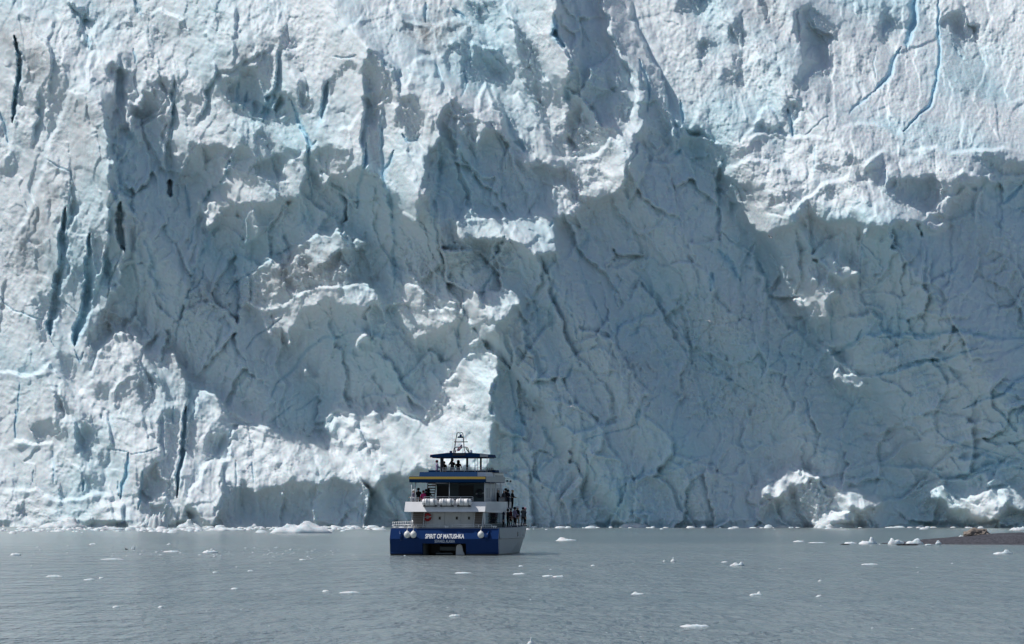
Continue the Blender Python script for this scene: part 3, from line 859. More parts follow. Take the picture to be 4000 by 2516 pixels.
    dirt=up(blur(read_zone(DIRT),5))
    xc,yc=(xx+.5)*CELL/FC-.5,(yy+.5)*CELL/FC-.5
    dc=sample(blur(d,1.5),xc,yc)
    P,_=relight(T,dc,1.05,.02,.04,36,eta=.2)
    dfc=light(P+dc,MC)[2]; P=P+blur(np.logaddexp(0,(-dfc-3.5)*2)/2,3)*blur(1-litm,2)   # no hollow runs deeper than a few metres
    lo=blur(P,10); P=P+np.logaddexp(0,(lo-1.6-P)*2.5)/2.5-np.log1p(np.exp(-4.))/2.5*0     # no blind pits
    return up(P)+d,blue,dirt,rubf,px,py
# ---------------- materials ----------------
def mat(name,col=(.8,.8,.8),rough=.5,metal=0.,spec=.5):
    m=D.materials.new(name); m.use_nodes=True; b=m.node_tree.nodes['Principled BSDF']
    b.inputs['Base Color'].default_value=(*col,1); b.inputs['Roughness'].default_value=rough
    b.inputs['Metallic'].default_value=metal; b.inputs['Specular IOR Level'].default_value=spec
    return m
def nodes(m):
    t=m.node_tree; return t,t.nodes,t.links,t.nodes['Principled BSDF']
def mixc(t,f,a,b,blend='MIX'):
    n=t.nodes.new('ShaderNodeMix'); n.data_type='RGBA'; n.blend_type=blend
    for sock,v in ((n.inputs[0],f),(n.inputs[6],a),(n.inputs[7],b)):
        if hasattr(v,'node'): t.links.new(v,sock)
        elif isinstance(v,(int,float)): sock.default_value=v
        else: sock.default_value=(*v,1)
    return n.outputs[2]
def mth(t,op,*v):
    n=t.nodes.new('ShaderNodeMath'); n.operation=op
    for k,x in enumerate(v):
        if hasattr(x,'node'): t.links.new(x,n.inputs[k])
        else: n.inputs[k].default_value=x
    return n.outputs[0]
def nz(t,scale,detail=3,rough=.55,vec=None,dist=0.):
    n=t.nodes.new('ShaderNodeTexNoise'); n.inputs['Scale'].default_value=scale; n.inputs['Detail'].default_value=detail
    n.inputs['Roughness'].default_value=rough; n.inputs['Distortion'].default_value=dist
    if vec is not None: t.links.new(vec,n.inputs['Vector'])
    return n.outputs['Fac']
def ramp(t,f,lo,hi):
    n=t.nodes.new('ShaderNodeMapRange'); t.links.new(f,n.inputs[0]); n.inputs[1].default_value=lo; n.inputs[2].default_value=hi
    return n.outputs[0]
def coords(t,scale=(1,1,1),kind='Object'):
    c=t.nodes.new('ShaderNodeTexCoord'); m=t.nodes.new('ShaderNodeMapping'); t.links.new(c.outputs[kind],m.inputs[0])
    m.inputs['Scale'].default_value=scale; return m.outputs[0]
def bump(t,h,strength,dist,normal=None):
    n=t.nodes.new('ShaderNodeBump'); n.inputs['Strength'].default_value=strength; n.inputs['Distance'].default_value=dist
    t.links.new(h,n.inputs['Height'])
    if normal is not None: t.links.new(normal,n.inputs['Normal'])
    return n.outputs[0]
M_ICE=mat('glacier_ice',(.8,.85,.88),.55,spec=.25)
b=M_ICE.node_tree.nodes['Principled BSDF']; b.subsurface_method='RANDOM_WALK' if hasattr(b,'subsurface_method') else None
b.inputs['Subsurface Weight'].default_value=.3; b.inputs['Subsurface Radius'].default_value=(.25,.7,1.); b.inputs['Subsurface Scale'].default_value=.8
t,N_,L_,b=nodes(M_ICE)
at_=N_.new('ShaderNodeVertexColor'); at_.layer_name='ice'
sp=N_.new('ShaderNodeSeparateColor'); L_.new(at_.outputs[0],sp.inputs[0])
v=coords(t)
tint=ramp(t,nz(t,.045,4,.6,v),.46,.66)
c=mixc(t,tint,(.76,.82,.845),(.58,.76,.82))
fine=ramp(t,nz(t,.9,4,.65,v),.35,.7)
c=mixc(t,mth(t,'MULTIPLY',fine,.22),c,(.69,.74,.76))
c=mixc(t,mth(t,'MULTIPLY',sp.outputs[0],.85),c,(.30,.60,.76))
sootn=ramp(t,nz(t,.55,6,.75,coords(t,(1,1,.5))),.42,.72)
c=mixc(t,mth(t,'MULTIPLY',sp.outputs[1],mth(t,'MINIMUM',mth(t,'MULTIPLY_ADD',sootn,1.2,.2),1.)),c,(.27,.245,.23))
streak=ramp(t,nz(t,.22,7,.75,coords(t,(1.6,1,.45))),.60,.78)
c=mixc(t,mth(t,'MULTIPLY',streak,.28),c,(.40,.39,.39))
L_.new(c,b.inputs['Base Color'])
h1=nz(t,1.1,5,.6,v); h2=nz(t,3.2,3,.6,v)
hh=mth(t,'ADD',h1,mth(t,'MULTIPLY',h2,.35))
L_.new(bump(t,mth(t,'MULTIPLY',hh,ramp(t,nz(t,.12,2,.5,v),.35,.65)),.55,.3),b.inputs['Normal'])
# meltwater bay, milky with rock flour
M_WATER=mat('bay_water',(.075,.115,.125),.12,spec=.5)
t,N_,L_,b=nodes(M_WATER)
v=coords(t)
pat=ramp(t,nz(t,.011,3,.5,coords(t,(.35,1,1))),.35,.65)
c=mixc(t,pat,(.165,.208,.208),(.225,.260,.256)); L_.new(c,b.inputs['Base Color'])
w1=nz(t,1.,3,.55,coords(t,(2.4,.6,1))); w2=nz(t,1.,2,.5,coords(t,(.35,.14,1))); w3=nz(t,1.,2,.5,coords(t,(.06,.02,1)))
hh=mth(t,'ADD',mth(t,'MULTIPLY',w1,mth(t,'MULTIPLY_ADD',w3,.5,.05)),mth(t,'MULTIPLY',w2,.9))
gp=N_.new('ShaderNodeNewGeometry'); sx_=N_.new('ShaderNodeSeparateXYZ'); L_.new(gp.outputs['Position'],sx_.inputs[0])
lee=N_.new('ShaderNodeMapRange'); L_.new(sx_.outputs[1],lee.inputs[0]); lee.inputs[1].default_value=300; lee.inputs[2].default_value=480; lee.inputs[3].default_value=1; lee.inputs[4].default_value=.22   # calmer in the lee of the ice
L_.new(bump(t,mth(t,'MULTIPLY',hh,lee.outputs[0]),1.,2.1),b.inputs['Normal'])
b.inputs['Roughness'].default_value=.16
# ---------------- mesh kit ----------------
class MB:
    """collects shapes; build() links them as ONE mesh object"""
    def __init__(s): s.v=[]; s.f=[]; s.m=[]; s.sm=[]; s.p=[]
    def add(s,vs,fs,mi=0,smooth=False):
        o=len(s.v); s.p.append((o,len(s.f))); s.v+= [tuple(p) for p in vs]; s.f+=[tuple(o+i for i in f) for f in fs]; s.m+=[mi]*len(fs); s.sm+=[smooth]*len(fs); return s
    def box(s,x0,x1,y0,y1,z0,z1,mi=0,c=.0):
        if c<=0:
            return s.add([(x0,y0,z0),(x1,y0,z0),(x1,y1,z0),(x0,y1,z0),(x0,y0,z1),(x1,y0,z1),(x1,y1,z1),(x0,y1,z1)],
                     [(0,3,2,1),(4,5,6,7),(0,1,5,4),(1,2,6,5),(2,3,7,6),(3,0,4,7)],mi)
        # chamfered box: rounded plan outline, chamfered top and bottom
        def ring(d,z): 
            a,b,e,f=x0+d,x1-d,y0+d,y1-d; k=c
            return [(a+k,e,z),(b-k,e,z),(b,e+k,z),(b,f-k,z),(b-k,f,z),(a+k,f,z),(a,f-k,z),(a,e+k,z)]
        vs=ring(c*.6,z0)+ring(0,z0+c)+ring(0,z1-c)+ring(c*.6,z1); fs=[tuple(range(7,-1,-1)),tuple(range(24,32))]
        for r in range(3):
            for i in range(8): j=(i+1)%8; fs.append((r*8+i,r*8+j,r*8+8+j,r*8+8+i))
        return s.add(vs,fs,mi)
    def prism(s,pts,axis,a,b,mi=0):
        """polygon pts in the plane across axis, from a to b along it"""
        n=len(pts); P=(lambda p,t:(t,p[0],p[1])) if axis=='x' else ((lambda p,t:(p[0],t,p[1])) if axis=='y' else (lambda p,t:(p[0],p[1],t)))
        vs=[P(p,a) for p in pts]+[P(p,b) for p in pts]
        fs=[tuple(range(n)),tuple(range(2*n-1,n-1,-1))]+[(i,i+n,(i+1)%n+n,(i+1)%n) for i in range(n)]
        return s.add(vs,fs,mi)
    def tube(s,pts,r,mi=0,n=6,caps=True):
        pts=[Vector(p) for p in pts]; vs=[]; fs=[]
        for k,p in enumerate(pts):
            d=(pts[min(k+1,len(pts)-1)]-pts[max(k-1,0)]).normalized(); u=d.orthogonal().normalized(); w=d.cross(u)
            if k and u.dot(pu)<0: u,w=-u,-w
            if k:
                u=(pu-d*pu.dot(d)).normalized(); w=d.cross(u)
            pu=u
            rr=r[k] if isinstance(r,(list,tuple)) else r
            vs+=[p+(u*math.cos(2*math.pi*i/n)+w*math.sin(2*math.pi*i/n))*rr for i in range(n)]
        for k in range(len(pts)-1):
            for i in range(n): j=(i+1)%n; fs.append((k*n+i,k*n+j,k*n+n+j,k*n+n+i))
        if caps: fs+=[tuple(range(n-1,-1,-1)),tuple(range(len(vs)-n,len(vs)))]
        return s.add(vs,fs,mi,n>5)
    def ball(s,c,r,mi=0,n=14,k=9,sq=(1,1,1)):
        vs=[(c[0],c[1],c[2]-r*sq[2])]; fs=[]
        for j in range(1,k):
            t=math.pi*j/k
            vs+=[(c[0]+r*sq[0]*math.sin(t)*math.cos(2*math.pi*i/n),c[1]+r*sq[1]*math.sin(t)*math.sin(2*math.pi*i/n),c[2]-r*sq[2]*math.cos(t)) for i in range(n)]
        vs.append((c[0],c[1],c[2]+r*sq[2]))
        for i in range(n):
            j=(i+1)%n; fs.append((0,1+j,1+i)); fs.append((len(vs)-1,1+(k-2)*n+i,1+(k-2)*n+j))
            for q in range(k-2): fs.append((1+q*n+i,1+q*n+j,1+(q+1)*n+j,1+(q+1)*n+i))
        return s.add(vs,fs,mi,True)
    def lathe(s,prof,c,axis='z',n=16,mi=0):
        vs=[]; fs=[]
        for r,h in prof:
            for i in range(n):
                a=2*math.pi*i/n; p=(r*math.cos(a),r*math.sin(a),h)
                p={'z':p,'x':(p[2],p[0],p[1]),'y':(p[1],p[2],p[0])}[axis]; vs.append((c[0]+p[0],c[1]+p[1],c[2]+p[2]))
        for k in range(len(prof)-1):
            for i in range(n): j=(i+1)%n; fs.append((k*n+i,k*n+j,k*n+n+j,k*n+n+i))
        fs+=[tuple(range(n-1,-1,-1)),tuple(range(len(vs)-n,len(vs)))]
        return s.add(vs,fs,mi,True)
    def torus(s,c,R,r,axis='y',mi=0,n=20,k=8,seg=None):
        vs=[];fs=[]
        for i in range(n):
            a=2*math.pi*i/n
            for j in range(k):
                b=2*math.pi*j/k; q=(R+r*math.cos(b)); p=(q*math.cos(a),r*math.sin(b),q*math.sin(a))
                if axis=='z': p=(p[0],p[2],p[1])
                if axis=='x': p=(p[1],p[0],p[2])
                vs.append((c[0]+p[0],c[1]+p[1],c[2]+p[2]))
        for i in range(n):
            for j in range(k): fs.append((i*k+j,i*k+(j+1)%k,((i+1)%n)*k+(j+1)%k,((i+1)%n)*k+j))
        o=len(s.f); s.add(vs,fs,mi,True)
        if seg: 
            for q in range(len(fs)): s.m[o+q]=seg(q//k)
        return s
    def each(s,name,mats,parent=None):
        """every piece an object of its own"""
        e=s.p+[(len(s.v),len(s.f))]; out=[]
        for (a,b),(c,d) in zip(e[:-1],e[1:]):
            q=MB(); q.add(s.v[a:c],[tuple(i-a for i in f) for f in s.f[b:d]]); q.m=s.m[b:d]; q.sm=s.sm[b:d]; out.append(q.build(name,mats,parent))
        return out[0]
    def build(s,name,mats,parent=None,loc=(0,0,0),rotz=0.):
        me=D.meshes.new(name); me.from_pydata(s.v,[],s.f)
        for m_ in (mats if isinstance(mats,(list,tuple)) else [mats]): me.materials.append(m_)
        me.polygons.foreach_set('material_index',s.m); me.polygons.foreach_set('use_smooth',s.sm)
        bm=bmesh.new(); bm.from_mesh(me); bmesh.ops.recalc_face_normals(bm,faces=bm.faces); bm.to_mesh(me); bm.free()
        o=D.objects.new(name,me); COL.objects.link(o); o.parent=parent; o.location=loc; o.rotation_euler=(0,0,rotz); return o
def tag(o,label=None,cat=None,group=None,kind=None):
    for k,v_ in (('label',label),('category',cat),('group',group),('kind',kind)):
        if v_: o[k]=v_
    return o
def empty(name,loc=(0,0,0),rz=0.):
    o=D.objects.new(name,None); COL.objects.link(o); o.location=loc; o.rotation_euler=(0,0,rz); o.empty_display_size=.5; return o
# ---------------- glacier ----------------
FC=3.2; DIST=735.
P,blue,dirt,rubf,gpx,gpy=build_relief(FC)
ny,nx=P.shape
P=P-P[-40:-10,(gpx[0]>0)&(gpx[0]<4000)].mean()
yy_=DIST-P; X=(gpx-2000)/F*yy_; Z=CAMZ+(HZ-gpy)/F*yy_
co=np.stack([X,yy_,Z],-1)
# the ice carries on behind the brow, out of sight
nb=14; back=[]
for k in range(nb,0,-1):
    r=co[0].copy(); r[:,1]+=k*k*1.1; r[:,2]+=k*k*.22+.8*np.sin(np.arange(nx)*.02+k); back.append(r)
co=np.concatenate([np.array(back),co],0); pad=lambda a:np.concatenate([np.repeat(a[:1],nb,0),a],0)
blue,dirt,rubf=pad(blue),pad(dirt),pad(rubf); ny+=nb
# and on past both edges of the view
k=np.arange(3,760,3); fall=(k/760.)[None,:]**2
def wing(c,flip):
    m_=c[:,k] if flip else c[:,nx-1-k]
    if c.ndim<3: return m_
    e=c[:,:1] if flip else c[:,-1:]
    m_=m_.copy(); m_[:,:,0]=2*e[:,:,0]-m_[:,:,0]; m_[:,:,1]+=fall*18; return m_
def winged(c): return np.concatenate([wing(c,True)[:,::-1],c,wing(c,False)],1)
co_w=winged(co); blue,dirt,rubf=[winged(c) for c in (blue,dirt,rubf)]; co=co_w; nx=co.shape[1]
me=D.meshes.new('glacier'); nv=nx*ny; nq=(nx-1)*(ny-1)
me.vertices.add(nv); me.vertices.foreach_set('co',co.astype(np.float32).ravel())
a=np.arange(nv,dtype=np.int32).reshape(ny,nx)
q=np.stack([a[:-1,:-1],a[1:,:-1],a[1:,1:],a[:-1,1:]],-1).reshape(-1,4)
me.loops.add(nq*4); me.polygons.add(nq); me.loops.foreach_set('vertex_index',q.ravel())
me.polygons.foreach_set('loop_start',np.arange(0,nq*4,4,dtype=np.int32)); me.polygons.foreach_set('use_smooth',np.ones(nq,bool))
at_=me.attributes.new('ice','FLOAT_COLOR','POINT')
at_.data.foreach_set('color',np.stack([blue,dirt,rubf,np.ones_like(blue)],-1).astype(np.float32).ravel())
me.update(calc_edges=True)
glacier=D.objects.new('glacier',me); COL.objects.link(glacier); glacier['kind']='structure'
glacier['label']='steep blue and white glacier front rising from the water'
glacier.data.materials.append(M_ICE)
# ---------------- water ----------------
me=D.meshes.new('water'); me.from_pydata([(-900,-40,0),(900,-40,0),(900,900,0),(-900,900,0)],[],[(0,1,2,3)])
water=D.objects.new('water',me); COL.objects.link(water); tag(water,'grey green rippled meltwater bay',None,None,'structure'); me.materials.append(M_WATER)
# ---------------- the tour boat ----------------
def weathered(name,col,rough=.35,amt=.12,spec=.5,ribs=0.):
    m_=mat(name,col,rough,0,spec); t,N_,L_,b=nodes(m_)
    g=ramp(t,nz(t,1.6,5,.7,coords(t,(1,1,.35))),.45,.75)
    L_.new(mixc(t,mth(t,'MULTIPLY',g,amt),col,tuple(c*.55 for c in col)),b.inputs['Base Color'])
    L_.new(bump(t,nz(t,1.2,2,.5,coords(t)),.12,.05),b.inputs['Normal'])
    return m_
M_WHITE=weathered('white_paint',(.78,.78,.79),.35,.18); M_BLUE=weathered('hull_blue',(.004,.030,.125),.3,.3,.2)
M_NAVY=weathered('canvas_blue',(.005,.038,.11),.75,.3,.12); M_YEL=weathered('yellow_stripe',(.72,.46,.08),.4,.15)
M_BLACK=mat('antifoul_and_shade_black',(.012,.012,.015),.5); M_HULL_SHADE=weathered('hull_shade_grey',(.29,.32,.345),.45,.25); M_GLASS=mat('dark_glass',(.012,.018,.024),.08,0,.6)  # hull grey is darkened: the shade on the side is put into its colour
M_STEEL=mat('rail_paint',(.72,.73,.74),.3,.2); M_DARK=mat('dark_frame',(.02,.025,.04),.45)
M_DECK=weathered('deck_grey',(.30,.31,.32),.7,.3); M_BROWN=weathered('stair_tread',(.20,.155,.135),.7,.3)
M_RED=mat('life_ring_red',(.50,.025,.03),.5); M_FEND=weathered('fender_white',(.80,.79,.76),.45,.2)
M_TEAL=weathered('door_frame_teal',(.05,.085,.10),.5,.2); M_TEAL2=weathered('beam_grey',(.16,.19,.21),.5,.3); M_ROPE=mat('rope',(.6,.57,.5),.8); M_GREY=weathered('grey_panel',(.36,.38,.39),.5,.25)
BY=CAMZ*F/(2170-HZ); BROT=math.radians(-8.)
boat=empty('tour_boat',at(1734,y=BY,z=0),BROT)
tag(boat,'blue and white catamaran tour boat seen from astern before the glacier','boat')
BM=Matrix.Translation(boat.location)@Matrix.Rotation(BROT,4,'Z')
def on(p): return BM@Vector(p)
def xl(cx,y):
    """boat-side offset of something seen at survey column cx and standing y metres ahead of the stern"""
    return ((cx-687)/126.3)/(350/(350+y))-.1405*y
# hulls
ST=[(.7,1.85,4.5,4.58,4.6,2.26),(8,1.85,4.5,4.6,4.62,2.26),(14,2.1,4.3,4.58,4.65,2.30),(18,2.6,3.9,4.3,4.5,2.40),(20.5,3.05,3.4,3.85,4.25,2.48),(22,3.2,3.26,3.4,3.8,2.55)]
for sg in (-1,1):
    mb=MB(); vs=[]; fs=[]; mi=[]
    for (y,xi,xw,xk,xd,zd) in ST:
        yb=y-(1.2 if y>20 else 0)*(y-20)/2
        sec=[(xi,yb,-.7),(xw,yb,-.7),(xw+.01,yb,.12),(xk,y,1.39),(xk+.05,y,1.43),(xd,y,zd),(xi-.2,y,zd),(xi,y,1.0)]
        vs+=[(sg*a,b_,c) for a,b_,c in sec]
    n=8
    for k in range(len(ST)-1):
        for i in range(n):
            j=(i+1)%n; mb.add([vs[k*n+i],vs[k*n+j],vs[k*n+n+j],vs[k*n+n+i]],[(0,1,2,3)],1 if i in (0,1) else 0)
    mb.add(vs[-n:],[tuple(range(n))],0)
    h=mb.build('hull',[M_HULL_SHADE,M_BLACK],boat)
    # side scuppers and fairleads
    if sg>0:
        for yy in (11.5,15.2,18.6):
            k=np.interp(yy,[s_[0] for s_ in ST],[s_[3] for s_ in ST])
            MB().box(k-.02,k+.10,yy-.16,yy+.16,1.52,1.92,0,.03).build('porthole',M_GLASS,h)
        MB().tube([(np.interp(yy,[s_[0] for s_ in ST],[s_[3] for s_ in ST])+.05,yy,1.41) for yy in np.linspace(.8,21.8,18)],.05).build('rub_rail',M_GREY,h)
tr=MB(); pf=lambda z0:[(.22*(1.39-z0)/1.27,z0),(0,1.39),(.5,2.26),(.72,2.26),(.72,z0)]
tr.prism(pf(.12),'x',-4.6,-1.85,0); tr.prism(pf(1.0),'x',-1.85,1.85,0); tr.prism(pf(.12),'x',1.85,4.6,0)
for a_,b_ in ((-4.58,-1.86),(1.86,4.58)): tr.box(a_,b_,.225,.70,-.7,.12,1)
transom=tr.build('transom',[M_BLUE,M_BLACK],boat)
MB().tube([(-4.55,-.03+.2,.22),(-1.9,-.03+.2,.22)],.035).tube([(1.9,-.03+.2,.22),(4.55,-.03+.2,.22)],.035).each('spray_rail',M_BLUE,transom)
for xx,dx in ((-3.68,-.09),(3.70,.05)):
    MB().tube([(xx+dx,.36,2.02),(xx,-.02,1.72),(xx-dx,-.05,1.28)],[.07,.12,.07],n=10).build('fender_bumper',M_BLUE,transom)
def lettering(s_,size,x,z,y,rake,sx,m_,parent,ext=.006):
    cu=D.curves.new('lettering','FONT'); cu.body=s_; cu.size=size; cu.align_x='CENTER'; cu.extrude=ext; cu.offset=.012 if size>.5 else .004
    o=D.objects.new('lettering',cu); COL.objects.link(o); dg=bpy.context.evaluated_depsgraph_get()
    me=D.meshes.new_from_object(o.evaluated_get(dg)); D.objects.remove(o); D.curves.remove(cu)
    me.name='lettering'; me.materials.clear(); me.materials.append(m_); o=D.objects.new('lettering',me); COL.objects.link(o)
    o.parent=parent; o.location=(x,y,z); o.rotation_euler=(rake,0,0); o.scale=(sx,1,1); return o
M_LET=mat('white_lettering',(.82,.83,.84),.5); M_LET2=mat('grey_lettering',(.62,.66,.72),.5)
rk=math.atan2(.87,.5)
lettering('SPIRIT OF MATUSHKA',.60,.05,1.42,.0,rk,.56,M_LET,transom).location=(.05,-.005,1.43)
lettering('SEWARD, ALASKA',.34,.06,1.075,.044,math.radians(99.8),.62,M_LET2,transom)
# between the hulls
MB().box(-1.84,1.84,.72,20.2,1.0,2.24).build('wet_deck',M_DARK,boat); MB().box(-1.84,1.84,4.0,4.1,-.2,.998).build('tunnel_shade_sheet',M_BLACK,boat)  # black sheet added to darken the tunnel; wet deck coloured dark for its shade
MB().box(-.70,.72,2.2,2.5,.38,.72,0,.03).box(-.95,.5,1.6,1.9,.08,.2,0,.03).each('cross_beam',M_TEAL2,boat)
MB().box(-1.6,-.75,3,3.3,.1,.95,0,.04).box(.78,.84,1.2,1.5,.0,.98).each('drive_bracket',M_BLACK,boat)
MB().prism([(.86,.04),(.88,.72),(1.0,.90),(1.22,.95),(1.38,.8),(1.46,.35),(1.58,.12),(1.58,.04)],'y',1.0,1.25).prism([(1.72-2.4,.3),(1.72-2.4,.32),(-.7,.34)],'y',1.2,1.22).each('swim_step',M_WHITE,boat)
# decks and cabins
MB().prism([(-4.55,.55),(4.55,.55),(4.6,8),(4.6,14),(4.45,18),(4.2,20.5),(3.75,21.8),(-3.75,21.8),(-4.2,20.5),(-4.45,18),(-4.6,14),(-4.6,8)],'z',2.262,2.30).build('main_deck',M_DECK,boat)
cb=MB(); cb.box(-3.05,3.05,2.2,15.2,2.30,3.70)
lower=cb.build('lower_cabin',M_WHITE,boat)
for cx0,cx1,sx in ((560,690,637),(775,865,820),(902,1010,950)):
    a_,b_=xl(cx0,2.1),xl(cx1,2.1); d_=MB().box(a_+.03,b_-.03,2.15,2.19,2.34,3.60,0,.015).build('door',M_WHITE,lower)
    w_=xl(sx,2.1); MB().box(w_-.09,w_+.09,2.12,2.147,3.0,3.24,0,.01).build('window',M_GLASS,d_)
    MB().box(b_-.12,b_-.08,2.11,2.147,2.86,2.98,0,.008).build('handle',M_STEEL,d_)
g_=MB()
for k in range(7): g_.box(3.052,3.075,3.0+k*1.7,4.55+k*1.7,2.62,3.55,0,.0)
g_.each('side_window',M_GLASS,lower)
MB().box(3.05,3.10,2.25,15.1,2.31,2.60).build('kick_panel',M_TEAL,lower)
def stair(x0,x1,y0,y1,z0,z1,n,name='staircase'):
    mb=MB()
    for k in range(n):
        t0=k/n; z=z0+(z1-z0)*(k+.5)/n; y=y0+(y1-y0)*t0
        mb.box(x0,x1,y,y+(y1-y0)/n+.03,z-.055,z+.055)
    o=empty(name); o.parent=boat; mb.each('tread',M_BROWN,o)
    MB().prism([(y0,z0),(y0+.18,z0),(y1+.1,z1),(y1-.1,z1)],'x',x0-.06,x0).prism([(y0,z0),(y0+.18,z0),(y1+.1,z1),(y1-.1,z1)],'x',x1,x1+.06).each('stringer',M_WHITE,o); return o
stair(-2.92,-2.0,1.15,2.1,2.35,3.75,8); stair(2.35,3.0,1.25,2.12,2.35,3.75,8)
MB().box(-2.95,-1.98,2.13,2.17,2.32,3.66).box(2.3,3.02,2.135,2.17,2.32,3.66).each('stair_backing',M_GREY,lower)
up=[(-3.35,.62),(3.35,.62),(3.4,12),(3.2,17.5),(2.4,19.6),(-2.4,19.6),(-3.2,17.5),(-3.4,12)]
MB().prism(up,'z',3.72,3.9).build('upper_deck',M_DECK,boat)
fa=MB(); fa.prism([(.35,3.66),(.92,4.50),(1.0,4.50),(.62,3.66)],'x',-3.42,3.42); fascia=fa.build('aft_fascia',M_WHITE,boat)
sb=MB()
for sg in (-1,1):
    for (xa,ya),(xb,yb) in zip([(3.36,1.0),(3.42,12),(3.22,17.5)],[(3.42,12),(3.22,17.5),(2.42,19.62)]):
        sb.add([(sg*xa,ya,3.66),(sg*xb,yb,3.5 if ya<11 else 3.2),(sg*xb,yb,4.5),(sg*xa,ya,4.5),(sg*(xa+.06),ya,3.66),(sg*(xb+.06),yb,3.5 if ya<11 else 3.2),(sg*(xb+.06),yb,4.5),(sg*(xa+.06),ya,4.5)],
               [(0,1,2,3),(7,6,5,4),(0,4,5,1),(3,2,6,7),(0,3,7,4),(1,5,6,2)])
bulw=sb.build('bulwark',M_WHITE,boat)
rib=MB()
for k in range(22): rib.box(3.46,3.485,1.3+k*.48,1.36+k*.48,3.7,4.46)
rib.each('panel_rib',M_WHITE,bulw)
uc=MB(); uc.box(-1.42,2.75,5.0,15.2,3.9,6.05); upper=uc.build('upper_cabin',M_WHITE,boat)
MB().box(-1.40,2.73,4.955,4.995,3.92,6.03).build('aft_bulkhead',M_TEAL,upper)
for a_,b_ in ((xl(612,5),xl(728,5)),(xl(845,5),xl(988,5))):
    d_=MB().box(a_,b_,4.93,4.952,3.95,5.82).build('doorway',M_BLACK,upper)
    MB().box(a_-.07,a_,4.90,4.952,3.93,5.9).box(b_,b_+.07,4.90,4.952,3.93,5.9).box(a_-.07,b_+.07,4.90,4.952,5.822,5.9).each('frame',M_DARK,d_)
ws=MB()
for k in range(6): ws.box(2.752,2.77,5.6+k*1.6,6.6+k*1.6,4.85,5.65)
ws.each('side_window',M_GREY,upper)
rb=MB()
for k in range(20): rb.box(2.772,2.80,5.1+k*.5,5.17+k*.5,3.95,6.0)
rb.each('panel_rib',M_WHITE,upper)
stair(-2.15,-1.5,3.4,5.2,3.95,6.2,10)
# blue canopy over the upper deck = aft edge of the bridge deck
ca=MB(); ca.prism([(.75,6.12),(.60,6.18),(.60,6.40),(.85,6.64),(1.02,6.64),(1.02,6.40),(12,6.40),(12,6.12)],'x',-3.05,3.42)
canopy=ca.build('canopy_roof',M_NAVY,boat)
MB().box(-3.06,3.43,.57,.62,6.40,6.60).build('yellow_stripe',M_YEL,canopy)
MB().prism([(1.5,7.0),(1.62,7.0),(1.62,6.402),(1.05,6.402)],'x',-2.3,2.6).build('windbreak',M_NAVY,canopy)
MB().box(3.43,3.46,.86,11.9,6.16,6.62).build('canopy_side',M_GREY,canopy)
for x_,y_ in ((-2.88,.95),(-2.68,1.6),(.28,1.15),(3.3,1.0)):
    MB().tube([(x_,y_,4.4 if y_<1.3 else 3.9),(x_,y_,6.13)],.035,n=8).build('canopy_post',M_STEEL,boat)
for y_ in (4,7,10): MB().tube([(3.36,y_,4.5),(3.36,y_,6.13)],.03,n=8).build('canopy_post',M_STEEL,boat)
def railing(pts,h,name='railing',mid=1,m_=None,r=.022,step=.9):
    mb=MB()
    for a_,b_ in zip(pts[:-1],pts[1:]):
        a_,b_=Vector(a_),Vector(b_)
        for k in range(1,mid+2):
            o_=Vector((0,0,h*k/(mid+1))); mb.tube([a_+o_,b_+o_],r)
        n=max(1,int((b_-a_).length/step))
        for k in range(n+1): q=a_.lerp(b_,k/n); mb.tube([q,q+Vector((0,0,h))],r)
    return mb.build(name,m_ or M_STEEL,boat)
railing([(-4.45,.62,2.30),(-.45,.62,2.30)],.26); railing([(.60,.62,2.30),(3.95,.62,2.30)],.26)
railing([(4.5,8.0,2.30),(4.5,14,2.32),(4.3,18,2.42),(4.0,20.6,2.5)],.22,m_=M_DARK); railing([(-4.5,1,2.3),(-4.5,14,2.32),(-4.3,18,2.42)],.5)
railing([(-1.85,1.05,4.5),(2.3,1.05,4.5)],.42,mid=2); railing([(-3.0,1.02,4.5),(-2.3,1.02,4.5)],.36,mid=2,step=.35)
railing([(3.4,8.5,4.5),(3.42,12,4.5),(3.22,17.5,4.5),(2.6,19.3,4.5)],.34,mid=3,m_=M_DARK,step=.45)
for a_,b_ in ((3.42,12),): MB().box(3.40,3.43,8.5,12,4.52,4.80).build('rail_screen',M_DARK,boat)
MB().tube([(-4.4,.62,2.56),(-4.4,.62,2.3)],.03).tube([(-2.95,1.3,2.3),(-2.95,1.3,3.66)],.035).tube([(-2.8,1.0,2.3),(-2.8,1.0,2.95)],.04).tube([(3.3,1.3,2.3),(3.3,1.3,3.66)],.03).each('deck_post',M_STEEL,boat)
for x_ in (.12,4.2): MB().tube([(x_-.2,.58,2.44),(x_+.2,.58,2.44)],.045).tube([(x_-.07,.58,2.28),(x_-.07,.58,2.44)],.04).tube([(x_+.07,.58,2.28),(x_+.07,.58,2.44)],.04).build('cleat',M_STEEL,boat)
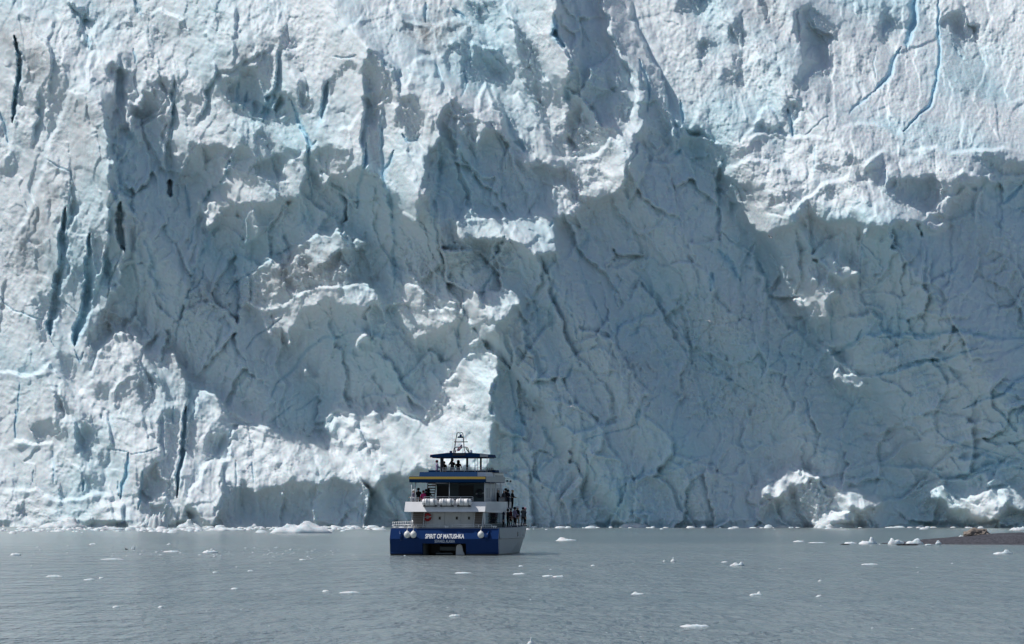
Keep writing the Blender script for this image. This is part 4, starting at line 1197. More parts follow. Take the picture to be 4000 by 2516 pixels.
# bridge
co=MB(); co.box(-1.43,2.68,6.2,6.3,6.41,7.02).box(-1.43,-1.36,6.3,10.5,6.41,7.02).box(2.61,2.68,6.3,10.5,6.41,7.02); coam=co.build('bridge_coaming',M_WHITE,boat)
railing([(-1.1,6.2,7.02),(2.65,6.2,7.02)],.36,mid=2); railing([(2.65,6.2,7.02),(2.65,10.4,7.02)],.36,mid=2,m_=M_DARK)
for cx_,w_ in ((650,.15),(755,.07),(920,.09),(1066,.08)):
    x_=xl(cx_,7.5); MB().box(x_-w_,x_+w_,7.45,7.58,6.41,8.38,0,.02).build('bridge_pillar',M_DARK,boat)
for cx_ in (637,1005,1035,1135): x_=xl(cx_,6.6); MB().tube([(x_,6.6,7.0),(x_,6.6,8.38)],.025,n=8).build('bridge_post',M_STEEL,boat)
ro=MB(); ro.prism([(-2.12,8.28),(-2.1,8.50),(-.6,8.66),(1.4,8.66),(2.75,8.54),(2.85,8.28)],'y',5.8,11.0); roof=ro.build('bridge_roof',M_NAVY,boat)
MB().box(-1.95,2.7,6.0,10.8,8.22,8.278).build('roof_lining',M_BLACK,roof); MB().prism([(2.2,8.31),(2.2,8.62),(2.88,8.53),(2.88,8.31)],'y',5.75,5.798).build('roof_end',M_GREY,roof); MB().box(-.15,.95,5.74,5.795,8.42,8.62).build('name_board',M_DARK,roof)
ma=MB(); x_=lambda c:xl(c,8)
for l_ in ([(x_(790),8,9.3),(x_(800),8,9.9),(x_(812),8,10.38),(x_(826),8,10.43),(x_(842),8,10.36),(x_(858),8,10.43),(x_(872),8,10.38),(x_(880),8,9.9),(x_(890),8,8.62)],[(x_(790),8,9.3),(x_(786),8,8.62)],
           [(x_(764),8.3,8.62),(x_(775),8.3,9.12),(x_(800),8.3,9.18),(x_(900),8.3,9.18),(x_(920),8.3,9.12),(x_(936),8.3,8.62)],[(x_(778),8,9.62),(x_(926),8,9.62)],[(x_(815),8,9.99),(x_(880),8,9.99)],[(x_(800),8,8.9),(x_(770),8.8,8.62)],[(x_(905),8,9.1),(x_(930),8.8,8.62)]): ma.tube(l_,.038,n=8)
mast=ma.build('mast',M_DARK,boat)
MB().box(x_(822),x_(876),7.85,8.15,10.0,10.1,0,.02).lathe([(.09,0),(.11,.06),(.10,.14),(.03,.18)],(x_(850),8,10.1)).build('radar',M_NAVY,mast)
MB().tube([(x_(752),8.2,8.6),(x_(762),8.2,10.9)],.012).tube([(x_(776),8.2,9.1),(x_(776),8.2,10.7)],.012).tube([(x_(905),8.2,9.6),(x_(903),8.2,10.8)],.012).tube([(x_(838),8.2,10.4),(x_(838),8.2,11.0)],.012).each('antenna',M_STEEL,mast)
MB().lathe([(.10,0),(.13,.10),(.12,.24),(.05,.33)],(x_(960),8,8.62)).build('satellite_dome',M_WHITE,roof)
MB().lathe([(.05,0),(.07,.12),(.08,.30),(.03,.36)],(x_(925),6.4,8.46)).build('roof_light',M_WHITE,roof)
MB().box(x_(735),x_(758),7.8,8.1,8.62,8.85,0,.02).build('horn_box',M_NAVY,roof)
# pilothouse further forward
ph=MB(); ph.prism([(10.6,5.9),(10.6,6.98),(16.2,6.98),(18.3,5.9)],'x',-2.7,2.72); pilot=ph.build('pilothouse',M_WHITE,boat)
MB().prism([(11.2,6.2),(11.2,6.8),(16.0,6.8),(17.0,6.2)],'x',2.721,2.735).each('side_window',M_GREY,pilot)
MB().box(-2.9,2.92,9.8,12.2,7.0,7.22,0,.04).build('visor',M_NAVY,pilot); MB().box(-2.75,2.95,12.2,17.0,6.98,7.05,0,.02).build('roof',M_GREY,pilot)
for yy in (12.6,15.2,17.3): MB().tube([(2.9,yy,6.3),(3.15,yy,6.3)],.02).ball((3.2,yy,6.3),.09,n=8,k=6).build('flood_light',M_DARK,pilot)
# ---- things carried on the boat ----
BG=BROT
for k,(cx_,lb) in enumerate(((538,'white life raft canister on the stern panel, nearest the pink jacket'),(718,'middle white life raft canister of three on the stern panel'),(900,'white life raft canister on the stern panel, farthest from the pink jacket'))):
    x_=xl(cx_,.6); e=empty('life_raft',on((x_,.48,4.50)),BG); tag(e,lb,'life raft','life raft canisters in a row on the stern')
    L=.66; prof=[(.06,-L),(.20,-L+.02),(.27,-L+.10),(.285,-.34),(.305,-.33),(.305,-.27),(.285,-.26),(.285,.26),(.305,.27),(.305,.33),(.285,.34),(.27,L-.10),(.20,L-.02),(.06,L)]
    MB().lathe(prof,(0,0,-.03),'x',18).build('canister',M_WHITE,e)
    MB().torus((-.44,0,-.03),.287,.012,'x').torus((.44,0,-.03),.287,.012,'x').torus((0,0,-.03),.289,.010,'x').each('strap',M_DARK,e)
    MB().box(-.55,-.45,-.2,.25,-.42,-.30,0,.01).box(.45,.55,-.2,.25,-.42,-.30,0,.01).box(-.6,.6,.16,.24,-.46,-.36,0,.01).tube([(-.5,.2,-.4),(-.5,-.26,-.05)],.02).tube([(.5,.2,-.4),(.5,-.26,-.05)],.02).each('cradle',M_DARK,e)
for cx_,yy,lb in ((297,-.16,'white ball fender on the blue stern, outer of the two hanging together'),(363,-.16,'white ball fender on the blue stern, the one of the pair nearer the lettering'),(1085,-.16,'lone white ball fender hanging on the blue stern near the white hull side')):
    x_=xl(cx_,0); e=empty('fender',on((x_,yy,1.76)),BG); tag(e,lb,'fender','ball fenders on the stern')
    MB().lathe([(.02,-.30),(.12,-.285),(.22,-.20),(.27,-.05),(.265,.06),(.21,.18),(.12,.255),(.05,.29),(.045,.35)],(0,0,0),n=20).build('ball',M_FEND,e)
    MB().tube([(0,0,.33),(0,.25,.56),(0,.72,.80)],.014).build('rope',M_ROPE,e)
def ring(cx,y,z,R,m1,m2,lb,name='life_ring'):
    e=empty(name,on((xl(cx,y),y,z)),BG); tag(e,lb,'life ring')
    MB().torus((0,0,0),R,.10,'y',0,24,8,seg=lambda i:1 if i%12==0 else 0).build('ring',[m1,m2],e)
    MB().tube([(R*1.12*math.cos(t),-.06,R*1.12*math.sin(t)) for t in np.linspace(0,6.28,25)],.012).build('grab_line',M_ROPE,e); return e
ring(507,2.0,3.20,.25,M_RED,M_FEND,'red life ring hung on the white wall beside the lower stairs')
ring(1060,4.83,5.2,.27,M_DARK,M_GREY,'dark life ring on the shaded bulkhead right of the upper doorway')
# flag on the mast
fe=empty('flag',on((xl(870,7.6),7.6,8.7)),BG); tag(fe,'striped national flag drooping from a staff on the bridge roof','flag')
MB().tube([(0,0,-.05),(-.02,0,.75)],.015).build('staff',M_STEEL,fe)
nu,nv_=14,10; vs=[];fs=[];ms=[]
for i in range(nu+1):
    for j in range(nv_+1):
        u,v_=i/nu,j/nv_; vs.append((-.03-u*.42+.03*math.sin(v_*7),.05*math.sin(u*9+v_*3),.70-v_*.34-u*.30+.03*math.sin(u*8)))
mb=MB()
for i in range(nu):
    for j in range(nv_):
        a_=i*(nv_+1)+j; mb.add([vs[a_],vs[a_+1],vs[a_+nv_+2],vs[a_+nv_+1]],[(0,1,2,3)],2 if (i<6 and j<5) else (0 if j%2==0 else 1),True)
fl=mb.build('cloth',[mat('flag_red',(.42,.06,.09),.8),mat('flag_white',(.62,.60,.62),.8),mat('flag_blue',(.05,.06,.16),.8)],fe)
sd=fl.modifiers.new('thick','SOLIDIFY'); sd.thickness=.006
# ---------------- people ----------------
def skin_mesh(name,verts,edges,rad,root,region,sub=1):
    me=D.meshes.new(name); me.from_pydata(verts,edges,[]); o=D.objects.new(name,me); COL.objects.link(o)
    sk=o.modifiers.new('s','SKIN'); sk.use_smooth_shade=True
    for k,r in enumerate(rad):
        d=me.skin_vertices[0].data[k]; d.radius=r if isinstance(r,tuple) else (r,r); d.use_root=(k==root); d.use_loose=False
    ss=o.modifiers.new('d','SUBSURF'); ss.levels=ss.render_levels=sub
    bpy.context.view_layer.update(); dg=bpy.context.evaluated_depsgraph_get()
    out=D.meshes.new_from_object(o.evaluated_get(dg)); D.objects.remove(o); D.meshes.remove(me); out.name=name
    for k in range(4): out.materials.append(None)
    for p in out.polygons: p.use_smooth=True; p.material_index=region(p.center)
    return out
def body(pose):
    V=[];E=[];R=[]
    def ch(start,pts):
        i=start
        for (p,r) in pts:
            V.append(p);R.append(r); 
            if i is not None:E.append((i,len(V)-1))
            i=len(V)-1
        return i
    pel=ch(None,[((0,0,.95),(.15,.11))]); ch_=ch(pel,[((0,.0,1.10),(.145,.105)),((0,.01,1.28),(.165,.115)),((0,0,1.42),(.13,.09))])
    nk=ch(ch_,[((0,.01,1.50),.055)]); hd=ch(nk,[((0,.03,1.58),(.075,.085)),((0,.035,1.665),(.083,.10)),((0,.03,1.725),.06)])
    ch(hd-1,[((0,.135,1.63),.016)])                                       # nose
    for s_ in (-1,1): ch(hd-1,[((s_*.092,.02,1.64),.016)])                   # ears
    hands=[]
    for s_ in (-1,1):
        sh=ch(ch_,[((s_*.17,0,1.41),.065)])
        if pose=='rail': a=[((s_*.24,.05,1.16),.05),((s_*.20,.28,1.06),.038)]; hd_=Vector((-s_*.12,.9,-.1))
        elif pose=='camera': a=[((s_*.25,.13,1.22),.05),((s_*.11,.25,1.48),.038)]; hd_=Vector((-s_*.5,.35,.75))
        else: a=[((s_*.23,-.02,1.14),.05),((s_*.235,.05,.90),.036)]; hd_=Vector((0,.15,-1))
        w=ch(sh,a); wp=Vector(V[w]); hd_.normalize(); side=Vector((0,0,1)) if pose!='rail' else Vector((1,0,0)); 
        if abs(side.dot(hd_))>.9: side=Vector((0,1,0))
        side=(side-hd_*side.dot(hd_)).normalized(); nrm=hd_.cross(side); palm=ch(w,[(tuple(wp+hd_*.07),(.036,.022))]); pp=Vector(V[palm])
        for q,ln in enumerate((.070,.082,.078,.060)):
            o_=pp+side*(q-1.5)*.020; ch(palm,[(tuple(o_+hd_*.035),.0095),(tuple(o_+hd_*(.035+ln*.5)+nrm*.006),.009),(tuple(o_+hd_*(.03+ln)+nrm*.022),.0075)])
        ch(w,[(tuple(wp+hd_*.045-side*.035),.012),(tuple(wp+hd_*.085-side*.055+nrm*.01),.009)])
        hands.append((wp-hd_*.01,hd_))
    for s_ in (-1,1):
        dx=.03 if pose=='down' else 0
        k=ch(pel,[((s_*.095,0,.88),(.095,.10)),((s_*.105,.02+dx*s_,.50),.062),((s_*.11,-.02+dx*s_*2,.11),.042)])
        ch(k,[((s_*.115,-.03+dx*s_*2,.05),.045),((s_*.13,.13+dx*s_*2,.035),(.042,.032))])
    def region(c):
        for wp,hd_ in hands:
            d=(Vector(c)-wp); 
            if d.dot(hd_)>0 and d.length<.24: return 0
        if c[2]>1.50: return 0
        if c[2]>.86: return 1
        return 2 if c[2]>.10 else 3
    return skin_mesh('body',V,E,R,0,region)
def headwear(kind):
    mb=MB(); n=16
    if kind=='hood': prof=[(.125,-.16),(.135,-.05),(.128,.05),(.095,.13),(.03,.17)]
    elif kind=='cap': prof=[(.108,0.),(.110,.045),(.085,.10),(.02,.125)]
    elif kind=='hat': prof=[(.112,-.03),(.118,.03),(.10,.09),(.05,.13),(.02,.15)]
    else: prof=[(.098,-.11),(.112,-.03),(.108,.045),(.08,.10),(.02,.118)]
    mb.lathe(prof,(0,.0 if kind!='hair' else -.012,0),n=n)
    if kind=='cap': mb.prism([(-.08,.08),(-.06,.16),(0,.19),(.06,.16),(.08,.08)],'z',.0,.015)
    return mb
BODY={p:body(p) for p in ('rail','camera','down')}
HEAD={}
eyes=MB().ball((-.035,.122,1.655),.011,0,8,6); eyes2=MB().ball((.035,.122,1.655),.011,0,8,6); mouth=MB().box(-.025,.025,.112,.124,1.585,1.594)
M_SKIN=mat('skin',(.50,.31,.23),.55); M_EYE=mat('eye_dark',(.03,.02,.02),.4); M_SHOE=mat('shoe',(.02,.02,.02),.6)
CL={}
def cloth(col):
    if col not in CL: CL[col]=weathered('cloth',col,.85,.3,.2)
    return CL[col]
BLK,NVY,PINK,LIL,WHT,JEAN,TAN,GRY,MAR=(.010,.010,.013),(.012,.018,.045),(.62,.05,.20),(.30,.25,.36),(.75,.75,.76),(.04,.06,.11),(.42,.33,.24),(.12,.12,.13),(.09,.012,.02)
def person(cx,y,z,h,pose,jac,tro,hw,hwc,label,face=0.,xo=None,legskin=False):
    p=empty('person',on((xl(cx,y) if xo is None else xo,y,z)),BG+math.radians(face)); tag(p,label,'person'); s_=h/1.79; p.scale=(s_*1.12,s_*1.12,s_)
    o=D.objects.new('body',BODY[pose]); COL.objects.link(o); o.parent=p
    for k,m_ in enumerate((M_SKIN,cloth(jac),cloth(tro),M_SHOE)): o.material_slots[k].link='OBJECT'; o.material_slots[k].material=m_
    if hw:
        if hw not in HEAD: 
            t_=headwear(hw).build('tmp',[M_DARK]); HEAD[hw]=t_.data; D.objects.remove(t_)
        q=D.objects.new('hair' if hw=='hair' else ('hood' if hw=='hood' else 'hat'),HEAD[hw]); COL.objects.link(q); q.parent=p; q.location=(0,.025,1.69 if hw!='hood' else 1.66)
        q.material_slots[0].link='OBJECT'; q.material_slots[0].material=cloth(hwc)
    for key,mb_,nm in (('e',eyes,'eye'),('e2',eyes2,'eye'),('m',mouth,'mouth')):
        if key not in HEAD: t_=mb_.build('tmp',[M_EYE]); HEAD[key]=t_.data; D.objects.remove(t_)
        q=D.objects.new(nm,HEAD[key]); COL.objects.link(q); q.parent=p
    if pose=='camera':
        if 'c' not in HEAD: t_=MB().box(-.07,.07,.20,.27,1.56,1.66,0,.012).lathe([(.035,0),(.04,.05),(.04,.10)],(0,.27,1.61),'y',12).build('tmp',[M_DARK]); HEAD['c']=t_.data; D.objects.remove(t_)
        q=D.objects.new('camera',HEAD['c']); COL.objects.link(q); q.parent=p
    return p
U=3.9; B_=6.66; Lo=2.30
person(362,2.0,U,1.62,'rail',LIL,JEAN,'hat',WHT,'person in lilac jacket and pale hat behind the canopy post',60)
person(410,1.9,U,1.76,'down',BLK,BLK,'hair',BLK,'tall person in black beside the pink jacket on the upper deck',20)
person(465,1.6,U,1.55,'rail',PINK,NVY,'hair',MAR,'person in bright pink jacket behind the life rafts',30)
person(490,2.9,U,1.66,'down',NVY,BLK,'hair',BLK,'person in navy just behind the pink jacket',10)
person(516,2.3,U,1.68,'rail',BLK,BLK,'hood',BLK,'person in black hood leaning near the upper stairs',-20)
person(600,5.2,6.41,1.62,'rail',LIL,JEAN,'hair',MAR,'person in lilac top standing alone outside the bridge pillar',-60)
person(672,8.4,6.41,1.55,'down',BLK,BLK,'hair',BLK,'dark figure half hidden by the thick bridge pillar',0)
person(760,8.2,6.41,1.78,'camera',BLK,BLK,'hair',BLK,'person in black raising a camera under the bridge roof',20)
person(825,7.9,6.41,1.64,'rail',BLK,NVY,'hood',BLK,'person in pointed black hood at the middle of the bridge',0)
person(1240,11.0,U,1.68,'rail',BLK,BLK,'cap',WHT,'person in black and white cap alone by the ribbed cabin wall',-70)
person(1298,13.2,U,1.62,'down',GRY,BLK,'cap',WHT,'person in grey with white cap at the left of the upper rail cluster',-50)
person(1318,13.6,U,1.76,'rail',BLK,BLK,'hair',BLK,'tallest person in black in the upper rail cluster',-40)
person(1340,14.4,U,1.66,'rail',NVY,BLK,'hair',BLK,'person in navy right behind the tallest of the upper rail cluster',-40)
person(1384,16.4,U,1.62,'rail',BLK,BLK,'cap',TAN,'person in black and tan cap at the far end of the upper rail',-60)
person(1302,9.6,Lo,1.30,'down',NVY,BLK,'hood',NVY,'short hooded person nearest the dark cabin windows on the side deck',-80)
person(1345,11.6,Lo,1.58,'rail',BLK,BLK,'hair',BLK,'dark haired person in black second along the side deck rail',-60)
person(1375,12.8,Lo,1.64,'down',MAR,BLK,'hair',GRY,'person in dark maroon coat amid the side deck group',-50)
person(1412,14.6,Lo,1.74,'rail',LIL,BLK,'hair',BLK,'person in lilac half hidden behind the white hat',-50)
person(1440,15.4,Lo,1.78,'down',BLK,TAN,'hat',WHT,'person in black coat, white hat and light trousers on the bow deck',-30)
person(1497,17.2,2.36,1.66,'camera',GRY,BLK,'hair',BLK,'black haired person with raised arms at the bow rail',-20)
person(1517,17.6,2.38,1.58,'down',NVY,NVY,'hat',(.45,.25,.32),'person in bulky navy coat and pink hat at the bow',-70)
# ---------------- floating ice, gravel bar, birds ----------------
from mathutils import noise as mn
M_FLOE=mat('floe_ice',(.80,.82,.84),.55,spec=.3); t,N_,L_,b=nodes(M_FLOE)
g=ramp(t,nz(t,1.3,4,.6,coords(t)),.42,.68); L_.new(mixc(t,g,(.72,.735,.75),(.54,.66,.70)),b.inputs['Base Color'])
L_.new(bump(t,nz(t,5,4,.6,coords(t)),.5,.12),b.inputs['Normal'])
b.inputs['Subsurface Weight'].default_value=.25; b.inputs['Subsurface Radius'].default_value=(.2,.5,.7); b.inputs['Subsurface Scale'].default_value=.5
def ice_mesh(w,h,dp,seed,style='flat',nr=9,na=26):
    """a lump of ice: wandering outline, undercut at the water, hummocks or a peak on top"""
    R=random.Random(seed); ox,oy=R.uniform(0,90),R.uniform(0,90); pk=[(R.uniform(-.5,.5),R.uniform(-.4,.4),R.uniform(.5,1.)) for _ in range(3)]
    if style=='wedgeR': pk=[(.45,0,1.),(.05,.1,.45)]
    if style=='wedgeL': pk=[(-.45,0,1.),(0,.1,.5)]
    if style=='twin': pk=[(-.42,0,.8),(.55,.05,1.)]
    if style=='spike': pk=[(.1,0,1.)]
    if style=='spike': blk=[(pk[0][0],0,.30,1.,-.5,0),(-.3,.1,.3,.4,0,0)]
    else: blk=[(px_,py_,R.uniform(.28,.48)*(1.15-.3*hh_),hh_,R.uniform(-.9,.9),R.uniform(-.3,.3)) for px_,py_,hh_ in pk]+[(R.uniform(-.6,.6),R.uniform(-.4,.4),R.uniform(.12,.3),R.uniform(.25,.6),R.uniform(-.7,.7),0) for _ in range(4)]
    vs=[];fs=[]
    rr=[1-(1-k/nr)**1.0 for k in range(nr+1)]
    for k in range(1,nr+1):
        r=k/nr
        for i in range(na):
            a=2*math.pi*i/na; q=1+.42*mn.noise((ox+1.3*math.cos(a),oy+1.3*math.sin(a),0))+.22*mn.noise((ox+3.4*math.cos(a),oy+3.4*math.sin(a),5))
            u,v_=r*q*math.cos(a),r*q*math.sin(a)
            if style in('flat','slab'): f=(1-r**5)*(.62+.5*mn.noise((ox+u*2.6,oy+v_*2.6,2))+.25*mn.noise((ox+u*7,oy+v_*7,3)))
            else:
                f=.42+.12*mn.noise((ox+u*4,oy+v_*4,7))
                for bx,by,br,bh,tx,ty in blk:
                    dd=max(abs(u-bx)/br,abs(v_-by)/(br*1.5)); ed=min(max((1.35-dd)/.8,0),1); f=max(f,ed*(bh+tx*(u-bx)+ty*(v_-by)))
                f=f*(1-r**7)*(1+.22*mn.noise((ox+u*5,oy+v_*5,2)))+.06*mn.noise((ox+u*11,oy+v_*11,4))*(1-r**6)
            vs.append((u*w/2,v_*dp/2,max(f,.02)*h))
    top=len(vs); vs.append((0,0,sum(v_[2] for v_ in vs[:na])/na))
    for i in range(na): fs.append((top,i,(i+1)%na))
    for k in range(nr-1):
        for i in range(na): j=(i+1)%na; fs.append((k*na+i,(k+1)*na+i,(k+1)*na+j,k*na+j))
    o=len(vs); vs+=[(x*.93,y*.93,-.25*h-.08) for x,y,z in vs[(nr-1)*na:nr*na]]
    for i in range(na): j=(i+1)%na; fs.append(((nr-1)*na+i,o+i,o+j,(nr-1)*na+j))
    fs.append(tuple(o+i for i in range(na)))
    me=D.meshes.new('ice'); me.from_pydata(vs,[],fs); me.polygons.foreach_set('use_smooth',[True]*len(fs))
    bm=bmesh.new(); bm.from_mesh(me); bmesh.ops.recalc_face_normals(bm,faces=bm.faces); bm.to_mesh(me); bm.free()
    me.materials.append(M_FLOE); return me
seed_=[100]
def floe(x0,x1,ytop,ybase,style,label,name='ice_floe',cat='ice floe',group=None,z0=0.,dist=None,asp=None,dip=0.):
    """ice whose survey outline runs from x0 to x1 and from ytop down to its waterline ybase"""
    seed_[0]+=1; y=dist or (CAMZ-z0)*F/(ybase-HZ); s_=y/F; w=(x1-x0)*s_; dp=w*(asp or .55)
    h=max(((ybase-ytop)*s_-dp*.35*(CAMZ/y))*(.55 if style in('flat','slab') else .8),.10)
    big=w>2.5
    me=ice_mesh(w*1.02,h*1.0,dp,seed_[0],style,12 if big else 7,40 if big else 20)
    o=D.objects.new(name,me); COL.objects.link(o); p=at((x0+x1)/2,y=y); o.location=(p.x,y+dp*.3,z0-dip); tag(o,label,cat,group); return o
FL=[
(1050,1280,2018,2083,'peak','largest iceberg, hummocked, left of the boat near the glacier foot','iceberg'),
(804,947,2048,2073,'flat','low white floe left of the largest iceberg at the glacier foot'),
(364,480,2040,2071,'flat','rough white floe pressed on the sunlit left glacier foot'),
(181,246,2238,2254,'flat','white floe alone near the left edge in front of the crumb belt'),
(1327,1408,2302,2317,'flat','low white floe in open water left below the boat'),
(1258,1287,2308,2312,'flat','thin pale floe just left of the low floe below the boat'),
(1777,1843,2229,2240,'flat','flat white floe directly in front of the boat'),
(1755,1797,2402,2408,'flat','thin grey floe far in front of the boat, near the camera'),
(2174,2259,2097,2113,'wedgeL','rounded white floe just right of the boat bow'),
(3100,3145,2105,2117,'flat','small domed floe near the tip of the gravel spit'),
(3160,3228,2115,2121,'slab','flat thin floe left of the gravel spit tip'),
(3885,3952,2144,2165,'wedgeR','wedge shaped white floe in front of the gravel spit'),
(3362,3433,2197,2206,'slab','long flat floe in front of the spit, left of the wedge floe'),
(2619,2640,2173,2194,'spike','small blocky upright ice chunk right of the boat'),
(2590,2600,2183,2194,'spike','tiny ice stump left beside the blocky upright chunk'),
(2858,2907,2191,2211,'twin','two peaked ice chunk in open water right of the boat'),
(2820,2843,2193,2197,'flat','thin ice scrap left of the two peaked chunk'),
(2465,2521,2310,2322,'wedgeL','pale floe raised at its left end in the right foreground'),
(2929,2978,2308,2326,'wedgeR','white floe raised at its right end in the right foreground'),
(3195,3212,2263,2271,'spike','small pinkish ice lump behind the raised foreground floes'),
(2654,2779,2432,2449,'slab','broad flat floe nearest the camera on the right'),
(2058,2090,2484,2520,'spike','pointed ice spike rising at the bottom edge of the view'),
(2000,2058,2238,2244,'slab','long thin floe right of the flat floe before the boat'),
(2120,2160,2246,2252,'flat','first thin scrap right of the long thin floe'),
(2160,2204,2248,2254,'flat','second thin scrap right of the long thin floe'),
(2307,2326,2206,2211,'flat','tiny pale scrap between boat bow and blocky chunk'),
(2025,2043,2209,2213,'flat','tiny scrap close to the hull side at the bow'),
(3190,3212,2327,2331,'flat','faint grey scrap right of the floe raised at its right end'),
(3940,4030,2044,2072,'flat','bright white floe behind the spit at the right edge'),
(3022,3113,2041,2061,'flat','rounded floe before the sunlit mound of fallen ice'),
(2507,2581,2036,2058,'wedgeR','white floe before the grey block at the foot of the shaded wall'),
(2810,2880,2042,2058,'flat','low floe between the shaded wall foot and the sunlit mound'),
(2400,2424,2042,2054,'flat','small floe left of the grey block at the wall foot'),
(2195,2255,2042,2056,'flat','white floe behind the bow at the shaded wall foot, right one'),
(2138,2192,2044,2056,'flat','white floe behind the bow at the shaded wall foot, left one'),
(2048,2085,2040,2056,'flat','white floe touching the view of the boat bow'),
(1190,1250,2066,2071,'flat','thin floe behind the largest iceberg'),
(3460,3530,2052,2062,'flat','row of low ice at the wall foot, left piece behind the spit'),
(3545,3606,2048,2061,'flat','bumpy low ice at the wall foot behind the spit'),
(650,670,2120,2128,'spike','small ice lump beside the dark swimming bird'),
(512,528,2130,2146,'twin','small pale ice lump right next to the dark swimming bird'),
(348,378,2116,2128,'flat','small floe left of the dark swimming bird'),
(40,80,2150,2170,'flat','small double floe at the far left edge'),
(640,702,2144,2157,'flat','long low floe in the crumb belt left of the boat'),
(792,848,2138,2160,'flat','largest floe of the crumb belt, pinkish white'),
(386,480,2178,2186,'flat','long thin strip of ice at the left end of the crumb belt'),
(1168,1196,2180,2188,'flat','rounded floe at the right end of the crumb belt'),
(328,375,2260,2266,'flat','thin scrap right of the lone left floe'),
(386,405,2254,2260,'flat','small lump right of the lone left floe'),
(900,934,2290,2302,'flat','faint pinkish floe in open water between left floe and low floe'),
(617,640,2364,2374,'flat','faint small floe in the left foreground'),
(440,466,2362,2374,'flat','faint small floe left of the other in the left foreground'),
(965,988,2226,2232,'flat','thin white scrap under the crumb belt'),
(830,850,2233,2238,'flat','small scrap under the crumb belt, left one'),
]
for r in FL: floe(*r[:6],name=r[6] if len(r)>6 else 'ice_floe',cat=r[6] if len(r)>6 else 'ice floe')
R=random.Random(7)
cr=[ice_mesh(1,1,.6,500+k,'flat' if k%2 else 'peak',5,14) for k in range(10)]
M_CRUMB=mat('crumb_ice',(.46,.52,.55),.4)
for m_ in cr: m_.name='crumb'; m_.materials[0]=M_CRUMB
def crumb(px,py,w,label,group):
    y=CAMZ*F/(py-HZ); o=D.objects.new('ice_crumb',R.choice(cr)); COL.objects.link(o); p=at(px,y=y); o.location=(p.x,y,0); s_=w*y/F; o.scale=(s_,s_*R.uniform(1,2.2),s_*R.uniform(.16,.4)); o.rotation_euler=(0,0,R.choice((0,math.pi))+R.uniform(-.3,.3)); tag(o,label,'ice crumb',group)
for k in range(105): crumb(R.gauss(1000,270) if R.random()<.75 else R.uniform(0,1450),R.gauss(2162,13),R.uniform(4,17)*R.uniform(.5,1.2),'tiny white ice crumb drifting in the belt left of the boat','ice crumbs drifting left of the boat')
for k in range(34): crumb(R.uniform(0,4000),2200+R.random()**1.6*290,R.uniform(4,13),'tiny pale ice crumb scattered over the open foreground water','ice crumbs in the foreground water')
# brash packed along the foot of the wall: nobody could count it
mb=MB()
for k in range(900):
    px=R.uniform(-300,4300); lt_=px<1500; d_=R.random()**1.8*(5 if not lt_ else 12); py=2058+ (8 if lt_ else 0)*np.clip((1500-px)/900,0,1)+d_+ (R.random()<.03)*8; y=CAMZ*F/(py-HZ)
    w=R.uniform(.15,.8)*(1.5 if R.random()<.2 else 1); h=w*R.uniform(.2,.55); p=at(px,y=y); n=7; o=len(mb.v)
    if R.random()<.35 and not lt_: continue
    v1=[(p.x+w*math.cos(6.283*i/n)*R.uniform(.75,1.2),y+w*.8*math.sin(6.283*i/n),-.05) for i in range(n)]; v2=[(p.x+(a[0]-p.x)*.62,y+(a[1]-y)*.62,h*R.uniform(.6,1.1)) for a in v1]
    mb.add(v1+v2+[(p.x,y,h*1.1)],[(i,(i+1)%n,n+(i+1)%n,n+i) for i in range(n)]+[(n+i,n+(i+1)%n,2*n) for i in range(n)],0,True)
br=mb.build('brash_ice',M_FLOE); tag(br,'line of brash ice and slush along the foot of the glacier',None,None,'stuff')
# gravel spit
M_GRAV=mat('gravel',(.10,.10,.11),.9,spec=.2); t,N_,L_,b=nodes(M_GRAV)
vo=N_.new('ShaderNodeTexVoronoi'); vo.inputs['Scale'].default_value=7; L_.new(coords(t),vo.inputs['Vector'])
g2=N_.new('ShaderNodeSeparateColor'); L_.new(vo.outputs['Color'],g2.inputs[0])
c=mixc(t,g2.outputs[0],(.028,.030,.038),(.125,.125,.145)); wet=ramp(t,nz(t,.6,3,.5,coords(t)),.3,.7); c=mixc(t,mth(t,'MULTIPLY',wet,.25),c,(.04,.042,.05)); L_.new(c,b.inputs['Base Color'])
L_.new(bump(t,vo.outputs['Distance'],.8,.12),b.inputs['Normal'])
def spit():
    nx_,ny_=150,60; vs=[];fs=[]; x0=at(3440,2119).x-1; x1=x0+70
    for j in range(ny_+1):
        for i in range(nx_+1):
            u,v_=i/nx_,j/ny_; x=x0+(x1-x0)*u; yc=449+u*10; hw=3+20*min(u*2.2,1)**.7+2*mn.noise((x*.15,0,1)); y=yc+(v_-.5)*2*(hw+3)
            e=1-abs(y-yc)/hw; z=min(e*1.3,1)*(.12+1.05*min(max(u-.03,0)*6,1)**.8) if e>0 else e*.4
            z+=.10*mn.noise((x*.5,y*.5,0))+.05*mn.noise((x*1.7,y*1.7,3)); vs.append((x,y,max(z,-.6)-.04))
    for j in range(ny_):
        for i in range(nx_): a=j*(nx_+1)+i; fs.append((a,a+1,a+nx_+2,a+nx_+1))
    me=D.meshes.new('gravel_spit'); me.from_pydata(vs,[],fs); me.polygons.foreach_set('use_smooth',[True]*len(fs)); me.materials.append(M_GRAV)
    o=D.objects.new('gravel_spit',me); COL.objects.link(o); tag(o,'low dark gravel spit reaching in from the right',None,None,'structure'); return o
spit()
M_ROCK=weathered('rock',(.24,.20,.17),.85,.5); M_WET=weathered('wet_rock',(.02,.02,.022),.35,.2)
